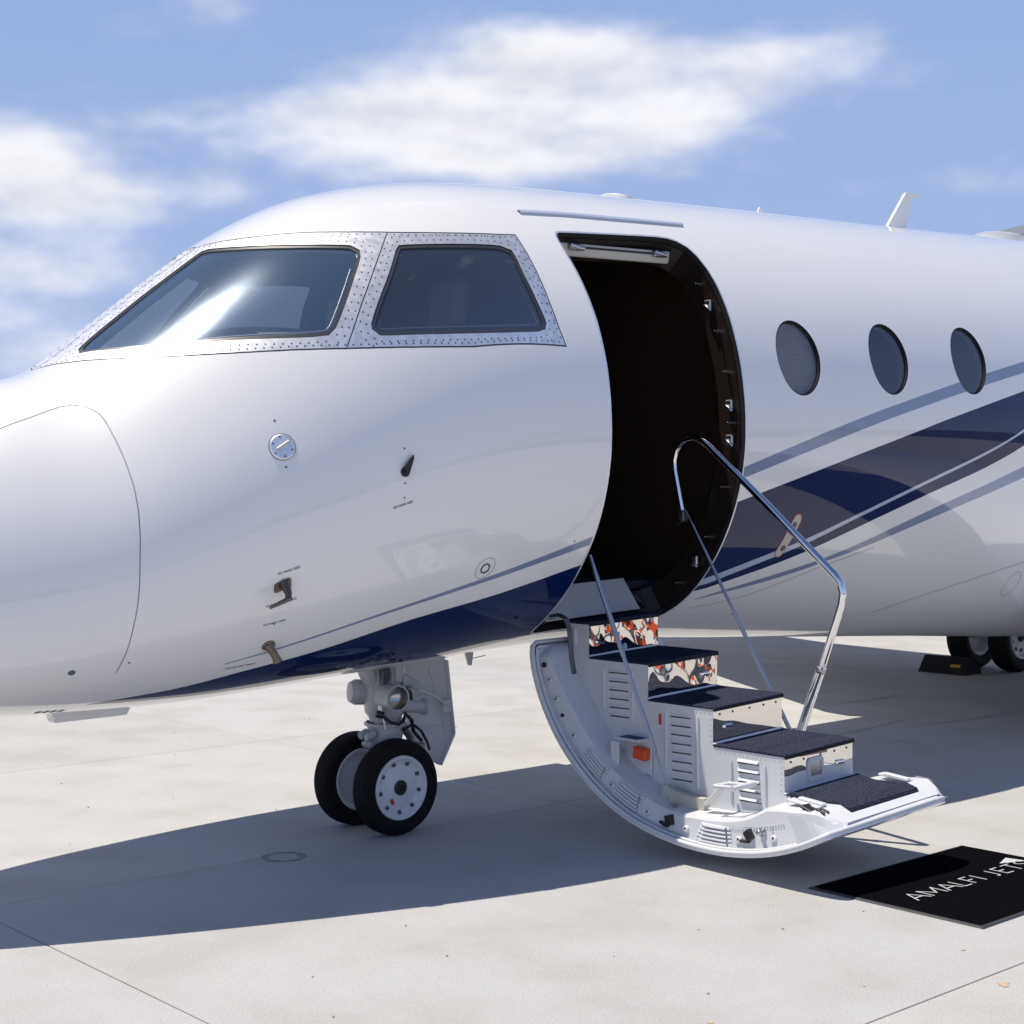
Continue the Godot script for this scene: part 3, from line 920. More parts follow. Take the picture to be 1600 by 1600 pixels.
func make_interior(door: PackedVector2Array, ws1: PackedVector2Array, ws2: PackedVector2Array, cabin: Array) -> void:
	# jamb of the door opening
	var j := MB.new()
	lip(door, 0.0, 0.03, j)
	obj("door_seal", j, m.rubber, jet)
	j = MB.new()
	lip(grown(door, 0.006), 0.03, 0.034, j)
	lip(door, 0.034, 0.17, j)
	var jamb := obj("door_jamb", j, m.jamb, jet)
	# linings: cockpit, entrance, cabin
	var fs := steps(-PI / 2, PI / 2, 0.09)
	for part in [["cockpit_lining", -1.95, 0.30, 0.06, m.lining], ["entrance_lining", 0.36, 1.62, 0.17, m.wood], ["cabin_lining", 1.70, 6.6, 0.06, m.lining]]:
		var l := MB.new()
		var xs := steps(part[1], part[2], 0.09)
		for side in [1.0, -1.0]:
			var holes := [grown(ws1, 0.0), grown(ws2, 0.0)]
			holes.append_array(cabin)
			if part[0] == "entrance_lining": holes = [door] if side > 0.0 else []
			elif part[0] == "cabin_lining": holes = cabin
			lay_skin(xs, fs, [{polys = holes, into = null}] if holes else [], l, part[3], side)
		end_wall(part[1] + 0.001, part[3] - 0.002, l)
		end_wall(part[2] - 0.001, part[3] - 0.002, l)
		obj(part[0], l, part[4], jet)
	# entrance: floor, kick plate, header with its two latches, pins down the aft jamb
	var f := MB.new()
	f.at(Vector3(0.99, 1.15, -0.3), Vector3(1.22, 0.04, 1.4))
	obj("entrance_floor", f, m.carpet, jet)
	f = MB.new()
	f.at(Vector3(0.56, 2.0, -0.45), Vector3(0.30, 1.64, 0.5), 0.012)
	f.at(Vector3(0.58, 2.35, -0.195), Vector3(0.22, 0.5, 0.012), 0.004)
	obj("cabinet", f, m.cabinet, jet)
	f = MB.new()
	f.box(Transform3D(Basis(Vector3.BACK, 0.049) * Basis(Vector3.RIGHT, -0.63), Vector3(0.88, 1.10, 0.512)), Vector3(0.66, 0.19, 0.008), 0.003)
	obj("kick_plate", f, m.gear_grey, jet)
	f = MB.new()
	f.box(Transform3D(Basis(Vector3.BACK, 0.049) * Basis(Vector3.RIGHT, 0.2), Vector3(0.93, 2.815, 0.66)), Vector3(0.78, 0.062, 0.03), 0.006)
	var head := obj("door_header", f, m.beige, jet)
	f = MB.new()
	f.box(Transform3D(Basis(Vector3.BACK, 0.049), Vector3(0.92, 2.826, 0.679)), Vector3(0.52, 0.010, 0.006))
	obj("painted_header_slot", f, m.black, head)  # solid black strip, coloured as the shade inside a slot
	for x in [0.63, 1.22]:
		f = MB.new()
		var y: float = 2.825 + 0.049 * (x - 0.93)
		f.at(Vector3(x, y, 0.688), Vector3(0.07, 0.034, 0.024), 0.006)
		f.tube([Vector3(x - 0.04, y + 0.006, 0.695), Vector3(x + 0.055, y - 0.004, 0.695)], 0.012, 10)
		obj("latch", f, m.steel, head)
	for k in [[0.66, 0.0], [0.545, 1.0], [0.42, 0.0], [0.24, 0.0], [0.10, 1.0], [0.03, 0.0], [-0.05, 1.0], [-0.28, 0.0], [-0.55, 0.0], [-0.86, 0.0], [-0.70, 1.0]]:
		f = MB.new()
		var c := skin(1.44, k[0], 0.085)
		if k[1] > 0.5:
			f.at(c + Vector3(-0.012, 0, 0), Vector3(0.024, 0.055, 0.045), 0.006)
			f.tube([c + Vector3(-0.02, 0.0, -0.02), c + Vector3(-0.045, -0.01, 0.015), c + Vector3(-0.03, -0.03, 0.03)], 0.008, 8)
			obj("latch_fitting", f, m.steel, jamb)
		else:
			f.lathe(frame_of(c, Vector3(-1, 0, 0.15)), [Vector2(0.009, -0.005), Vector2(0.008, 0.012), Vector2(0.0025, 0.042), Vector2(0.0, 0.044)], 10)
			obj("latch_pin", f, m.chrome, jamb)
	f = MB.new()
	for k in 3:
		f.tube([Vector3(1.18 + 0.012 * k, 1.06, 0.46 + 0.01 * k), Vector3(1.22, 1.115 + 0.006 * k, 0.44), Vector3(1.29 + 0.01 * k, 1.10, 0.45), Vector3(1.34, 1.04, 0.47 + 0.01 * k)], 0.009, 8)
	obj("hose", f, m.black, jamb)
	# cockpit: glare shield, pale sheet, instrument hood and two seats
	f = MB.new()
	var prev := []
	for i in 13:
		var a := lerpf(-1.0, 1.0, i / 12.0)
		var row := []
		for k in 8:
			var t := k / 7.0
			row.append(Vector3(-1.42 + 0.90 * t + 0.06 * a * a, 2.08 + 0.29 * sin(t * 2.3) - 0.06 * a * a, 0.62 * a * (0.6 + 0.4 * t)))
		if i > 0:
			for k in 7: f.quad(prev[k], prev[k + 1], row[k + 1], row[k])
		prev = row
	obj("glare_shield", f, m.leather, jet)
	f = MB.new()
	f.box(Transform3D(Basis(Vector3.UP, 0.5) * Basis(Vector3.RIGHT, -0.5), Vector3(-1.02, 2.44, 0.20)), Vector3(0.20, 0.005, 0.26))
	obj("pale_sheet", f, m.paper, jet)  # thin pale sheet above the glare shield
	for z in [0.42, -0.42]:
		f = MB.new()
		f.box(Transform3D(Basis(Vector3.BACK, -0.15), Vector3(-0.02, 1.85, z)), Vector3(0.13, 0.75, 0.42), 0.05)
		f.at(Vector3(-0.28, 1.50, z), Vector3(0.5, 0.13, 0.44), 0.05)
		var seat := obj("pilot_seat", f, m.leather, jet)
		f = MB.new()
		f.box(Transform3D(Basis(Vector3.BACK, -0.12), Vector3(0.07, 2.50, z)), Vector3(0.10, 0.27, 0.24), 0.04)
		f.tube([Vector3(0.05, 2.15, z - 0.06), Vector3(0.06, 2.42, z - 0.06)], 0.01, 8)
		f.tube([Vector3(0.05, 2.15, z + 0.06), Vector3(0.06, 2.42, z + 0.06)], 0.01, 8)
		obj("headrest", f, m.leather, seat)

func upright(k: Transform3D) -> Transform3D:
	return Transform3D(Basis(k.basis.x, k.basis.z, -k.basis.y), k.origin)

func make_fittings() -> void:
	# rain gutter over the door
	var g := MB.new()
	var gl := line_on("gutter_t")
	for i in gl.size() - 1:
		var a := gl[i]
		var b := gl[i + 1]
		for s in [[0.011, 0.0, 0.009, 0.011], [0.009, 0.011, -0.009, 0.011], [-0.009, 0.011, -0.011, 0.0]]:
			g.quad(skin(a.x, a.y + s[2], -s[3]), skin(b.x, b.y + s[2], -s[3]), skin(b.x, b.y + s[0], -s[1]), skin(a.x, a.y + s[0], -s[1]))
	obj("rain_gutter", g, m.pin, jet)
	# sensors and probes of the nose
	var t := skin_frame(-1.17, 0.272)
	var f := MB.new()
	f.lathe(upright(t), [Vector2(0.052, -0.002), Vector2(0.052, 0.002), Vector2(0.047, 0.005), Vector2(0.0, 0.006)], 32)
	var disc := obj("sensor_plate", f, m.alu, jet)
	f = MB.new()
	f.lathe(upright(t), [Vector2(0.0545, -0.002), Vector2(0.0545, 0.0015), Vector2(0.052, 0.0015)], 32)
	obj("rim_gasket", f, m.seam, disc)
	f = MB.new()
	f.box(t * Transform3D(Basis(Vector3.BACK, 0.15), Vector3(0.004, 0.004, 0.010)), Vector3(0.066, 0.012, 0.012), 0.004)
	obj("vane", f, m.beige, disc)
	for k in 6:
		var a := TAU * k / 6 + 0.3
		f = MB.new()
		f.lathe(upright(t * Transform3D(Basis(), Vector3(cos(a) * 0.04, sin(a) * 0.04, 0.005))), [Vector2(0.004, 0.0), Vector2(0.004, 0.002), Vector2(0.0, 0.002)], 8)
		obj("screw", f, m.rivet, disc)
	f = MB.new()
	t = skin_frame(-0.662, 0.016)
	f.lathe(upright(t), [Vector2(0.020, -0.002), Vector2(0.020, 0.006), Vector2(0.014, 0.010), Vector2(0.0, 0.010)], 20)
	f.prism(PackedVector2Array([Vector2(-0.008, -0.003), Vector2(0.011, -0.008), Vector2(0.050, 0.044), Vector2(0.053, 0.058), Vector2(0.038, 0.050), Vector2(-0.004, 0.022)]), t * Transform3D(Basis(), Vector3(0, 0, 0.008)), 0.009)
	obj("angle_vane", f, m.black, jet)
	# pitot head on a flared foot
	f = MB.new()
	t = skin_frame(-1.163, -0.335)
	f.prism(rounded(PackedVector2Array([Vector2(-0.036, -0.018), Vector2(0.040, -0.013), Vector2(0.042, 0.034), Vector2(-0.030, 0.022)]), 0.010), t, 0.004)
	var foot := [t * Vector3(0.012, 0.010, 0.0), t * Vector3(0.010, 0.002, 0.025), t * Vector3(0.006, -0.012, 0.048), t * Vector3(-0.006, -0.020, 0.064)]
	f.tube(foot, [0.025, 0.018, 0.014, 0.010], 12)
	f.tube([t * Vector3(0.010, -0.020, 0.066), t * Vector3(-0.040, -0.027, 0.067), t * Vector3(-0.085, -0.034, 0.067)], [0.0105, 0.009, 0.006], 12)
	obj("pitot_probe", f, m.bronze, jet)
	f = MB.new()
	t = skin_frame(-1.122, -0.70)
	f.lathe(upright(t), [Vector2(0.028, -0.002), Vector2(0.028, 0.004), Vector2(0.022, 0.008), Vector2(0.0, 0.008)], 20)
	f.tube([t * Vector3(0, 0, 0.0), t * Vector3(0.008, -0.010, 0.022), t * Vector3(0.019, -0.028, 0.046), t * Vector3(0.024, -0.043, 0.062)], [0.022, 0.016, 0.016, 0.020], 14)
	obj("temperature_probe", f, m.bronze, jet)
	f = MB.new()
	t = skin_frame(-0.137, -0.530)
	f.lathe(upright(t), [Vector2(0.026, -0.001), Vector2(0.026, 0.003), Vector2(0.020, 0.003), Vector2(0.018, -0.004), Vector2(0.0, -0.004)], 24)
	obj("service_port", f, m.bronze, jet)
	f = MB.new()
	f.lathe(upright(skin_frame(-1.905, -0.609)), [Vector2(0.014, -0.001), Vector2(0.014, 0.002), Vector2(0.0, 0.003)], 16)
	obj("vent_plug", f, m.steel, jet)
	for p in [[-1.183, 0.379], [-1.164, 0.195], [-0.661, 0.094], [-0.661, -0.028], [-0.662, -0.091], [-1.145, -0.553], [0.368, -0.466], [1.972, -1.07], [-1.70, -0.60]]:
		f = MB.new()
		f.lathe(upright(skin_frame(p[0], p[1])), [Vector2(0.0048, -0.001), Vector2(0.0042, 0.0012), Vector2(0.0, 0.0014)], 10)
		obj("static_port", f, m.rivet, jet)
	for s in [["NO HAND GRIP", -0.665, -0.120], ["NO HAND GRIP", -1.145, -0.255], ["HOT DO NOT TOUCH", -1.146, -0.426], ["NO HAND GRIP", -1.145, -0.545], ["HOT DO NOT TOUCH", -1.19, -0.838], ["NO STEP", 1.99, -1.04]]:
		text_on(s[0], 0.010, m.print, skin_frame(s[1], s[2], -0.0004), jet, "placard")
	# two static ports in a red-edged plate on the navy band
	var cap := PackedVector2Array()
	var c0 := Vector2(1.952, -0.590)
	var c1 := Vector2(1.984, -0.434)
	var dir := (c1 - c0).normalized()
	var side := Vector2(-dir.y, dir.x)
	for k in 13:
		var a := PI * k / 12
		cap.append(c1 + side * cos(a) * 0.038 + dir * sin(a) * 0.038)
	for k in 13:
		var a := PI * k / 12
		cap.append(c0 - side * cos(a) * 0.038 - dir * sin(a) * 0.038)
	var plate := MB.new()
	var border := MB.new()
	lay_skin(steps(1.86, 2.08, 0.02), steps(-0.68, -0.36, 0.02), [{polys = [grown(cap, -0.005)], into = plate, depth = -0.0016}, {polys = [cap], into = border, depth = -0.0008}], null, 0.0, 1.0)
	obj("red_border", border, m.red, jet)
	obj("port_plate", plate, m.beige, jet)
	for p in [Vector2(1.976, -0.454), Vector2(1.960, -0.575)]:
		f = MB.new()
		f.lathe(upright(skin_frame(p.x, p.y, -0.0016)), [Vector2(0.018, -0.001), Vector2(0.018, 0.002), Vector2(0.004, 0.003), Vector2(0.0, 0.003)], 20)
		obj("static_port", f, m.dark_steel, jet)
	# aerials on the crown
	f = MB.new()
	f.prism(PackedVector2Array([Vector2(4.16, 3.36), Vector2(4.395, 3.36), Vector2(4.505, 3.645), Vector2(4.60, 3.668), Vector2(4.595, 3.682), Vector2(4.44, 3.680), Vector2(4.425, 3.672)]), Transform3D(Basis(), Vector3(0, 0, -0.011)), 0.022)
	obj("blade_aerial", f, m.white, jet)
	f = MB.new()
	f.prism(PackedVector2Array([Vector2(2.84, 3.30), Vector2(2.90, 3.30), Vector2(2.895, 3.378), Vector2(2.880, 3.384), Vector2(2.868, 3.372)]), Transform3D(Basis(), Vector3(0, 0, -0.006)), 0.012)
	obj("small_aerial", f, m.white, jet)
	for d in [[1.64, 3.245, 0.15, 0.07, 0.052], [5.70, 3.475, 0.36, 0.16, 0.070]]:
		f = MB.new()
		f.lathe(Transform3D(Basis(Vector3.BACK, 0.05).scaled(Vector3(d[2], d[4], d[3])), Vector3(d[0], d[1], 0)), [Vector2(1.0, 0.0), Vector2(0.96, 0.35), Vector2(0.86, 0.62), Vector2(0.66, 0.86), Vector2(0.35, 0.97), Vector2(0.0, 1.0)], 28, true)
		obj("dome_aerial", f, m.white, jet)
	# plates under the belly
	f = MB.new()
	f.prism(PackedVector2Array([Vector2(-1.73, 0.735), Vector2(-1.708, 0.680), Vector2(-1.385, 0.684), Vector2(-1.352, 0.735)]), Transform3D(Basis(), Vector3(0, 0, -0.03)), 0.06)
	obj("belly_aerial", f, m.white, jet)
	f = MB.new()
	f.prism(PackedVector2Array([Vector2(0.515, 0.84), Vector2(0.545, 0.752), Vector2(0.563, 0.752), Vector2(0.58, 0.84)]), Transform3D(Basis(), Vector3(0, 0, -0.006)), 0.012)
	f.tube([Vector3(0.57, 0.786, 0), Vector3(0.66, 0.795, 0)], 0.0025, 8)
	obj("drain_mast", f, m.white, jet)
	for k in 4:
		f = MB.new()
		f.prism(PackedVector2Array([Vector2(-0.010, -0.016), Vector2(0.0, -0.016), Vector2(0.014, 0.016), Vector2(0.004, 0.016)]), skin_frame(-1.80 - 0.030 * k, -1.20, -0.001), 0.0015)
		obj("painted_vent_slot", f, m.black, jet)  # black sliver laid on the skin, its colour stands for shade in a vent

func wing_ring(z: float, le: float, te: float, y: float, thick: float) -> Array:
	var r := []
	var c := te - le
	for k in 20:
		var a := TAU * k / 20
		var t := 0.5 - 0.5 * cos(a)
		var h := thick * c * 2.6 * (0.2969 * sqrt(t) - 0.126 * t - 0.3516 * t * t + 0.2843 * t * t * t - 0.1036 * t * t * t * t) * (1.0 if a < PI else -0.75)
		r.append(Vector3(le + c * t, y + h, z))
	return r

func make_wings() -> void:
	for side in [-1.0, 1.0]:
		var w := MB.new()
		var st := [[0.6, 4.97, 9.15, 0.80, 0.10], [0.75, 4.80, 9.13, 0.80, 0.10], [0.95, 4.69, 9.13, 0.81, 0.10], [1.2, 4.73, 9.12, 0.83, 0.10], [3.1, 5.78, 9.10, 0.98, 0.10], [4.6, 6.62, 9.22, 1.17, 0.095], [7.0, 7.95, 9.95, 1.30, 0.09], [9.4, 9.27, 10.55, 1.44, 0.085]]
		var rings := []
		for s in st: rings.append(wing_ring(s[0] * side, s[1], s[2], s[3], s[4]))
		for i in rings.size() - 1:
			for k in 20:
				var j := (k + 1) % 20
				var mid: Vector3 = (rings[i][0] + rings[i][10] + rings[i + 1][0] + rings[i + 1][10]) * 0.25
				w.quad_out(rings[i][k], rings[i][j], rings[i + 1][j], rings[i + 1][k], mid)
		var last: Array = rings[-1]
		for k in range(1, 19): w.tri_out(last[0], last[k], last[k + 1], Vector3(9.9, 1.44, 0))
		var o := obj("wing", w, m.white, jet)
		var wl := MB.new()
		wl.prism(PackedVector2Array([Vector2(9.3, 1.42), Vector2(10.55, 1.42), Vector2(11.2, 2.5), Vector2(10.75, 2.55)]), Transform3D(Basis(), Vector3(0, 0, 9.4 * side)), 0.03 * side)
		obj("winglet", wl, m.white, o)
		# engine pod
		var e := MB.new()
		e.lathe(Transform3D(Basis(Vector3.BACK, -PI / 2), Vector3(9.4, 2.95, 1.62 * side)), [Vector2(0.30, 0.10), Vector2(0.44, 0.02), Vector2(0.50, 0.0), Vector2(0.56, 0.06), Vector2(0.62, 0.5), Vector2(0.62, 1.4), Vector2(0.52, 2.3), Vector2(0.36, 3.0), Vector2(0.30, 3.0), Vector2(0.0, 2.9)], 32, true)
		e.at(Vector3(10.8, 2.95, 1.05 * side), Vector3(1.9, 0.16, 0.5), 0.05)
		obj("engine_pod", e, m.white, jet)
		# tailplane on top of the fin
		var tp := MB.new()
		var ra := wing_ring(0.0, 16.3, 18.0, 6.75, 0.09)
		var rb := wing_ring(3.3 * side, 17.6, 18.5, 6.8, 0.09)
		for k in 20:
			tp.quad_out(ra[k], ra[(k + 1) % 20], rb[(k + 1) % 20], rb[k], Vector3(17.4, 6.77, 1.6 * side))
		obj("tailplane", tp, m.white, jet)
	var fin := MB.new()
	fin.prism(PackedVector2Array([Vector2(11.2, 3.5), Vector2(13.4, 4.0), Vector2(16.2, 6.85), Vector2(18.1, 6.85), Vector2(16.6, 3.0), Vector2(14.5, 2.9)]), Transform3D(Basis(), Vector3(0, 0, -0.11)), 0.22)
	obj("tail_fin", fin, m.white, jet)

# ---------------------------------------------------------------- the airstair door
func door_point(x: float, f: float, d: float) -> Array:
	# a point of the let-down door: station, angle on the closed door's arc, depth inside its skin
	var q := section(0.52)
	var p := on_section(q, 0.52, f)
	var e := 0.004
	var t := on_section(q, 0.52, f + e) - on_section(q, 0.52, f - e)
	var n2 := Vector2(t.y, -t.z).normalized()
	var z := p.z - n2.x * d - DOOR_HINGE.x
	var y := p.y - n2.y * d - DOOR_HINGE.y
	var c := cos(DOOR_SWING)
	var s := sin(DOOR_SWING)
	return [Vector3(x, -s * z + c * y + DOOR_HINGE.y + PITCH * (x - 0.52), c * z + s * y + DOOR_HINGE.x), Vector3(0, -s * n2.x + c * n2.y, c * n2.x + s * n2.y)]

func dp(x: float, f: float, d: float) -> Vector3:
	return door_point(x, f, d)[0]

func door_depth(f: float) -> float:
	var a := rad_to_deg(f)
	var t := [[-62.5, 0.03], [-59.0, 0.08], [-50.0, 0.10], [-40.0, 0.118], [-30.0, 0.118], [-20.0, 0.112], [-10.0, 0.116], [0.0, 0.108], [5.0, 0.112], [10.0, 0.128], [20.0, 0.143], [25.0, 0.155], [31.0, 0.19], [35.0, 0.18], [41.0, 0.149], [45.0, 0.12], [48.0, 0.04], [49.5, 0.03]]
	for i in t.size() - 1:
		if a <= t[i + 1][0]: return lerpf(t[i][1], t[i + 1][1], clamp((a - t[i][0]) / (t[i + 1][0] - t[i][0]), 0.0, 1.0))
	return 0.03

func tread_depth(f: float) -> float:
	return max(0.222 - 0.0086 * (rad_to_deg(f) - 32.0), door_depth(f) + 0.012)

func door_inset(f: float) -> float:
	var r := 0.085
	var dy: float = min(f + 1.068, 0.842 - f)
	if dy >= r: return 0.0
	dy = max(dy, 0.0)
	return r - sqrt(r * r - (r - dy) * (r - dy))

func stair(x: float, y: float, z: float) -> Vector3:
	return Vector3(x, y + PITCH * (x - 0.725), z)

func make_airstair() -> void:
	var outline := dense(grown(door_outline(), -0.006), 0.03)
	var sk := MB.new()
	var nv := MB.new()
	var navy := PackedVector2Array([Vector2(0.4, -0.57), Vector2(1.0, -0.46), Vector2(1.55, -0.31), Vector2(1.55, -0.80), Vector2(1.0, -0.97), Vector2(0.4, -1.16)])
	lay_skin(steps(0.47, 1.47, 0.05), steps(-1.1, 0.9, 0.03), [{polys = [navy_inside(navy, outline)], into = nv}, {polys = [outline], into = sk}], null, 0.0, 1.0, true)
	var edge := outline
	var ccw := not Geometry2D.is_polygon_clockwise(edge)
	for i in edge.size():
		var a := edge[i]
		var b := edge[(i + 1) % edge.size()]
		var w := [dp(a.x, a.y, 0.0), dp(b.x, b.y, 0.0), dp(b.x, b.y, 0.016), dp(a.x, a.y, 0.016)]
		if ccw: sk.quad(w[1], w[0], w[3], w[2])
		else: sk.quad(w[0], w[1], w[2], w[3])
	var door := obj("airstair_door", sk, m.white, jet)
	obj("navy_stripe", nv, m.navy, door)
	# the rolled rim round the skin's edge
	var rim := MB.new()
	for ring in [[0.004, 0.018, 0.011], [0.026, 0.026, 0.008]]:
		var line := dense(grown(outline, -ring[0]), 0.03)
		var pts := []
		for p in line: pts.append(dp(p.x, p.y, ring[1]))
		pts.append(pts[0])
		pts.append(pts[1])
		rim.tube(pts, ring[2], 8, false)
	obj("rim", rim, m.inner_white, door)
	# inner pan: channel, side face, plate
	var pan := MB.new()
	var fs := steps(-1.066, 0.840, 0.03)
	for dirx in [1.0, -1.0]:
		var cols := []
		for f in fs:
			var ins := door_inset(f)
			var dep := door_depth(f)
			var e: float = (0.506 + ins) if dirx > 0.0 else (1.434 - ins)
			var inner: float = max(0.205, ins + 0.08)
			var col := []
			for p in [[0.010, 0.020], [0.034, 0.020], [0.044, 0.024], [0.056, max(0.026, dep - 0.012)], [0.066, dep], [0.120, dep + 0.001], [0.50, dep + 0.001]]:
				var xx: float = e + dirx * p[0]
				if p[0] >= 0.5: xx = 0.97
				col.append(dp(xx, f, p[1]))
			cols.append(col)
		for i in fs.size() - 1:
			for k in cols[0].size() - 1:
				var a: Vector3 = cols[i][k]
				var b: Vector3 = cols[i + 1][k]
				var c: Vector3 = cols[i + 1][k + 1]
				var d: Vector3 = cols[i][k + 1]
				var n0 := seg_normal(cols, i, k, dirx)
				var n1 := seg_normal(cols, i + 1, k, dirx)
				if dirx > 0.0:
					pan.tri3(a, b, c, n0, n1, n1)
					pan.tri3(a, c, d, n0, n1, n0)
				else:
					pan.tri3(a, c, b, n0, n1, n1)
					pan.tri3(a, d, c, n0, n0, n1)
	for i in outline.size():
		var a := outline[i]
		var b := outline[(i + 1) % outline.size()]
		if a.y < 0.70 or b.y < 0.70: continue
		var fa: float = min(a.y - 0.012, 0.836)
		var fb: float = min(b.y - 0.012, 0.836)
		pan.quad_out(dp(a.x, a.y - 0.003, 0.016), dp(b.x, b.y - 0.003, 0.016), dp(b.x, fb, max(0.028, door_depth(fb) - 0.002)), dp(a.x, fa, max(0.028, door_depth(fa) - 0.002)), dp(a.x, a.y, -0.3))
	obj("inner_pan", pan, m.inner_white, door)
	# ribbed vent covers on the side face
	for v in [[-0.52, -0.33], [-0.285, -0.075], [0.20, 0.37]]:
		var b := MB.new()
		var df: float = (v[1] - v[0]) * 0.12
		for r in 5:
			var d0 := 0.030 + 0.017 * r
			for k in 8:
				var f0: float = lerpf(v[0] + df * r * 0.3, v[1] - df * r * 0.1, k / 8.0)
				var f1: float = lerpf(v[0] + df * r * 0.3, v[1] - df * r * 0.1, (k + 1) / 8.0)
				var ee := 0.018 if (k > 0 and k < 7) else 0.010
				var q0 := [dp(0.560, f0, d0), dp(0.560 - ee, f0, d0 + 0.004), dp(0.560 - ee + 0.003, f0, d0 + 0.012), dp(0.566, f0, d0 + 0.0145)]
				var q1 := [dp(0.560, f1, d0), dp(0.560 - ee, f1, d0 + 0.004), dp(0.560 - ee + 0.003, f1, d0 + 0.012), dp(0.566, f1, d0 + 0.0145)]
				var from := dp(0.60, (f0 + f1) * 0.5, d0 + 0.007)
				for s in 3: b.quad_out(q0[s], q1[s], q1[s + 1], q0[s + 1], from)
				if k == 0: b.quad_out(q0[0], q0[1], q0[2], q0[3], from)
				if k == 7: b.quad_out(q1[0], q1[1], q1[2], q1[3], from)
		obj("ribbed_vent", b, m.inner_white, door)
	# bolts, lugs, latches along the side face
	for f in [-0.90, -0.80, -0.60, -0.28, -0.04, 0.155, 0.40, 0.56]:
		var b := MB.new()
		var c := dp(0.556, f, 0.062)
		b.lathe(frame_of(c, Vector3(-1, 0.3, 0)), [Vector2(0.016, -0.004), Vector2(0.016, 0.008), Vector2(0.011, 0.012), Vector2(0.006, 0.012), Vector2(0.0055, 0.004), Vector2(0.0, 0.004)], 14)
		obj("lug", b, m.inner_white, door)
		b = MB.new()
		b.lathe(frame_of(c, Vector3(-1, 0.3, 0)), [Vector2(0.0058, 0.002), Vector2(0.0058, 0.0128), Vector2(0.0, 0.0128)], 10)
		obj("bolt", b, m.dark_steel, door)
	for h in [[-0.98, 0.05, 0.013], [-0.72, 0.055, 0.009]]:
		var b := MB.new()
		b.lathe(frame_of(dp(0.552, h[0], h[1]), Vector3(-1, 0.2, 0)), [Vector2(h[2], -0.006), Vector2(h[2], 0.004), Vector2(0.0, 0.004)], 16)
		obj("painted_hole", b, m.black, door)  # solid black disc: the dark of a hole put into colour
	for l in [[0.075, 0.075], [0.452, 0.085]]:
		var b := MB.new()
		b.box(Transform3D(Basis(Vector3.RIGHT, -l[0] - 0.2), dp(0.551, l[0], l[1])), Vector3(0.03, 0.045, 0.040), 0.004)
		b.box(Transform3D(Basis(Vector3.RIGHT, -l[0] + 0.4), dp(0.545, l[0] - 0.02, l[1] - 0.025)), Vector3(0.02, 0.012, 0.05), 0.003)
		obj("latch_box", b, m.black, door)
	var knob := MB.new()
	knob.lathe(frame_of(dp(0.552, 0.515, 0.095), Vector3(-1, 0.1, 0.1)), [Vector2(0.018, -0.005), Vector2(0.018, 0.006), Vector2(0.010, 0.010), Vector2(0.010, 0.016), Vector2(0.014, 0.022), Vector2(0.012, 0.034), Vector2(0.006, 0.039), Vector2(0.0, 0.040)], 18, true)
	obj("knob", knob, m.steel, door)
	# rivet dots of the side face near the foot
	var rv := MB.new()
	for k in 26:
		for row in [0.030, 0.118]:
			var f := 0.33 + 0.013 * k
			if row > 0.1 and f > 0.62: continue
			rv.lathe(frame_of(dp(0.5535 if row > 0.1 else 0.549, f, row), Vector3(-1, 0.1, 0)), [Vector2(0.0035, -0.002), Vector2(0.0025, 0.003), Vector2(0.0, 0.004)], 6)
	for k in 7:
		rv.lathe(frame_of(dp(0.5525, 0.56, 0.040 + 0.013 * k), Vector3(-1, 0.1, 0)), [Vector2(0.0035, -0.002), Vector2(0.0025, 0.003), Vector2(0.0, 0.004)], 6)
	obj("rivets", rv, m.inner_white, door).set_meta("kind", "stuff")
	# stepped body with its pressed side panels
	var ns := [[1.0, 0.69], [0.835, 1.08], [0.668, 1.475], [0.503, 1.872]]     # tread height, nosing
	var poly := PackedVector2Array([Vector2(0.552, 0.992), Vector2(0.69, 0.992)])
	poly.append(Vector2(0.69, 0.827)); poly.append(Vector2(1.08, 0.827))
	poly.append(Vector2(1.08, 0.660)); poly.append(Vector2(1.475, 0.660))
	poly.append(Vector2(1.475, 0.495)); poly.append(Vector2(1.872, 0.495))
	poly.append(Vector2(1.876, 0.338))
	for k in 24:
		var f := lerpf(0.55, -0.93, k / 23.0)
		var p := dp(0.725, f, door_depth(f) - 0.004)
		poly.append(Vector2(p.z, p.y))
	poly.append(Vector2(0.556, 0.86))
	var slots := []
	for bay in STAIR_BAYS:
		for k in bay[4]:
			var y: float = lerpf(bay[2], bay[3], k / (bay[4] - 1.0))
			var dz: float = 0.012 * k / (bay[4] - 1.0)
			slots.append(PackedVector2Array([Vector2(bay[0] + dz, y - 0.003), Vector2(bay[1] + dz, y - 0.001), Vector2(bay[1] + dz, y + 0.005), Vector2(bay[0] + dz, y + 0.003)]))
	var body := MB.new()
	body.prism(poly, Transform3D(Basis(Vector3(0, 0, 1), Vector3(0, 1, 0), Vector3(-1, -PITCH, 0)), stair(0.785, 0, 0)), -0.43)
	for gz in 17:
		for gy in 12:
			var zx := 0.53 + 0.08 * gz
			var yx := 0.10 + 0.08 * gy
			var cell := PackedVector2Array([Vector2(zx, yx), Vector2(zx + 0.08, yx), Vector2(zx + 0.08, yx + 0.08), Vector2(zx, yx + 0.08)])
			var bits: Array = Geometry2D.intersect_polygons(cell, poly)
			for s in slots:
				if not bounds(cell).intersects(bounds(s)): continue
				var left := []
				for bit in bits: left.append_array(Geometry2D.clip_polygons(bit, s))
				bits = left
			for bit in bits:
				var ix := Geometry2D.triangulate_polygon(bit)
				for t in range(0, ix.size(), 3):
					body.tri_out(Vector3(0.725, bit[ix[t]].y, bit[ix[t]].x), Vector3(0.725, bit[ix[t + 1]].y, bit[ix[t + 1]].x), Vector3(0.725, bit[ix[t + 2]].y, bit[ix[t + 2]].x), Vector3(2, 0.5, 1.2))
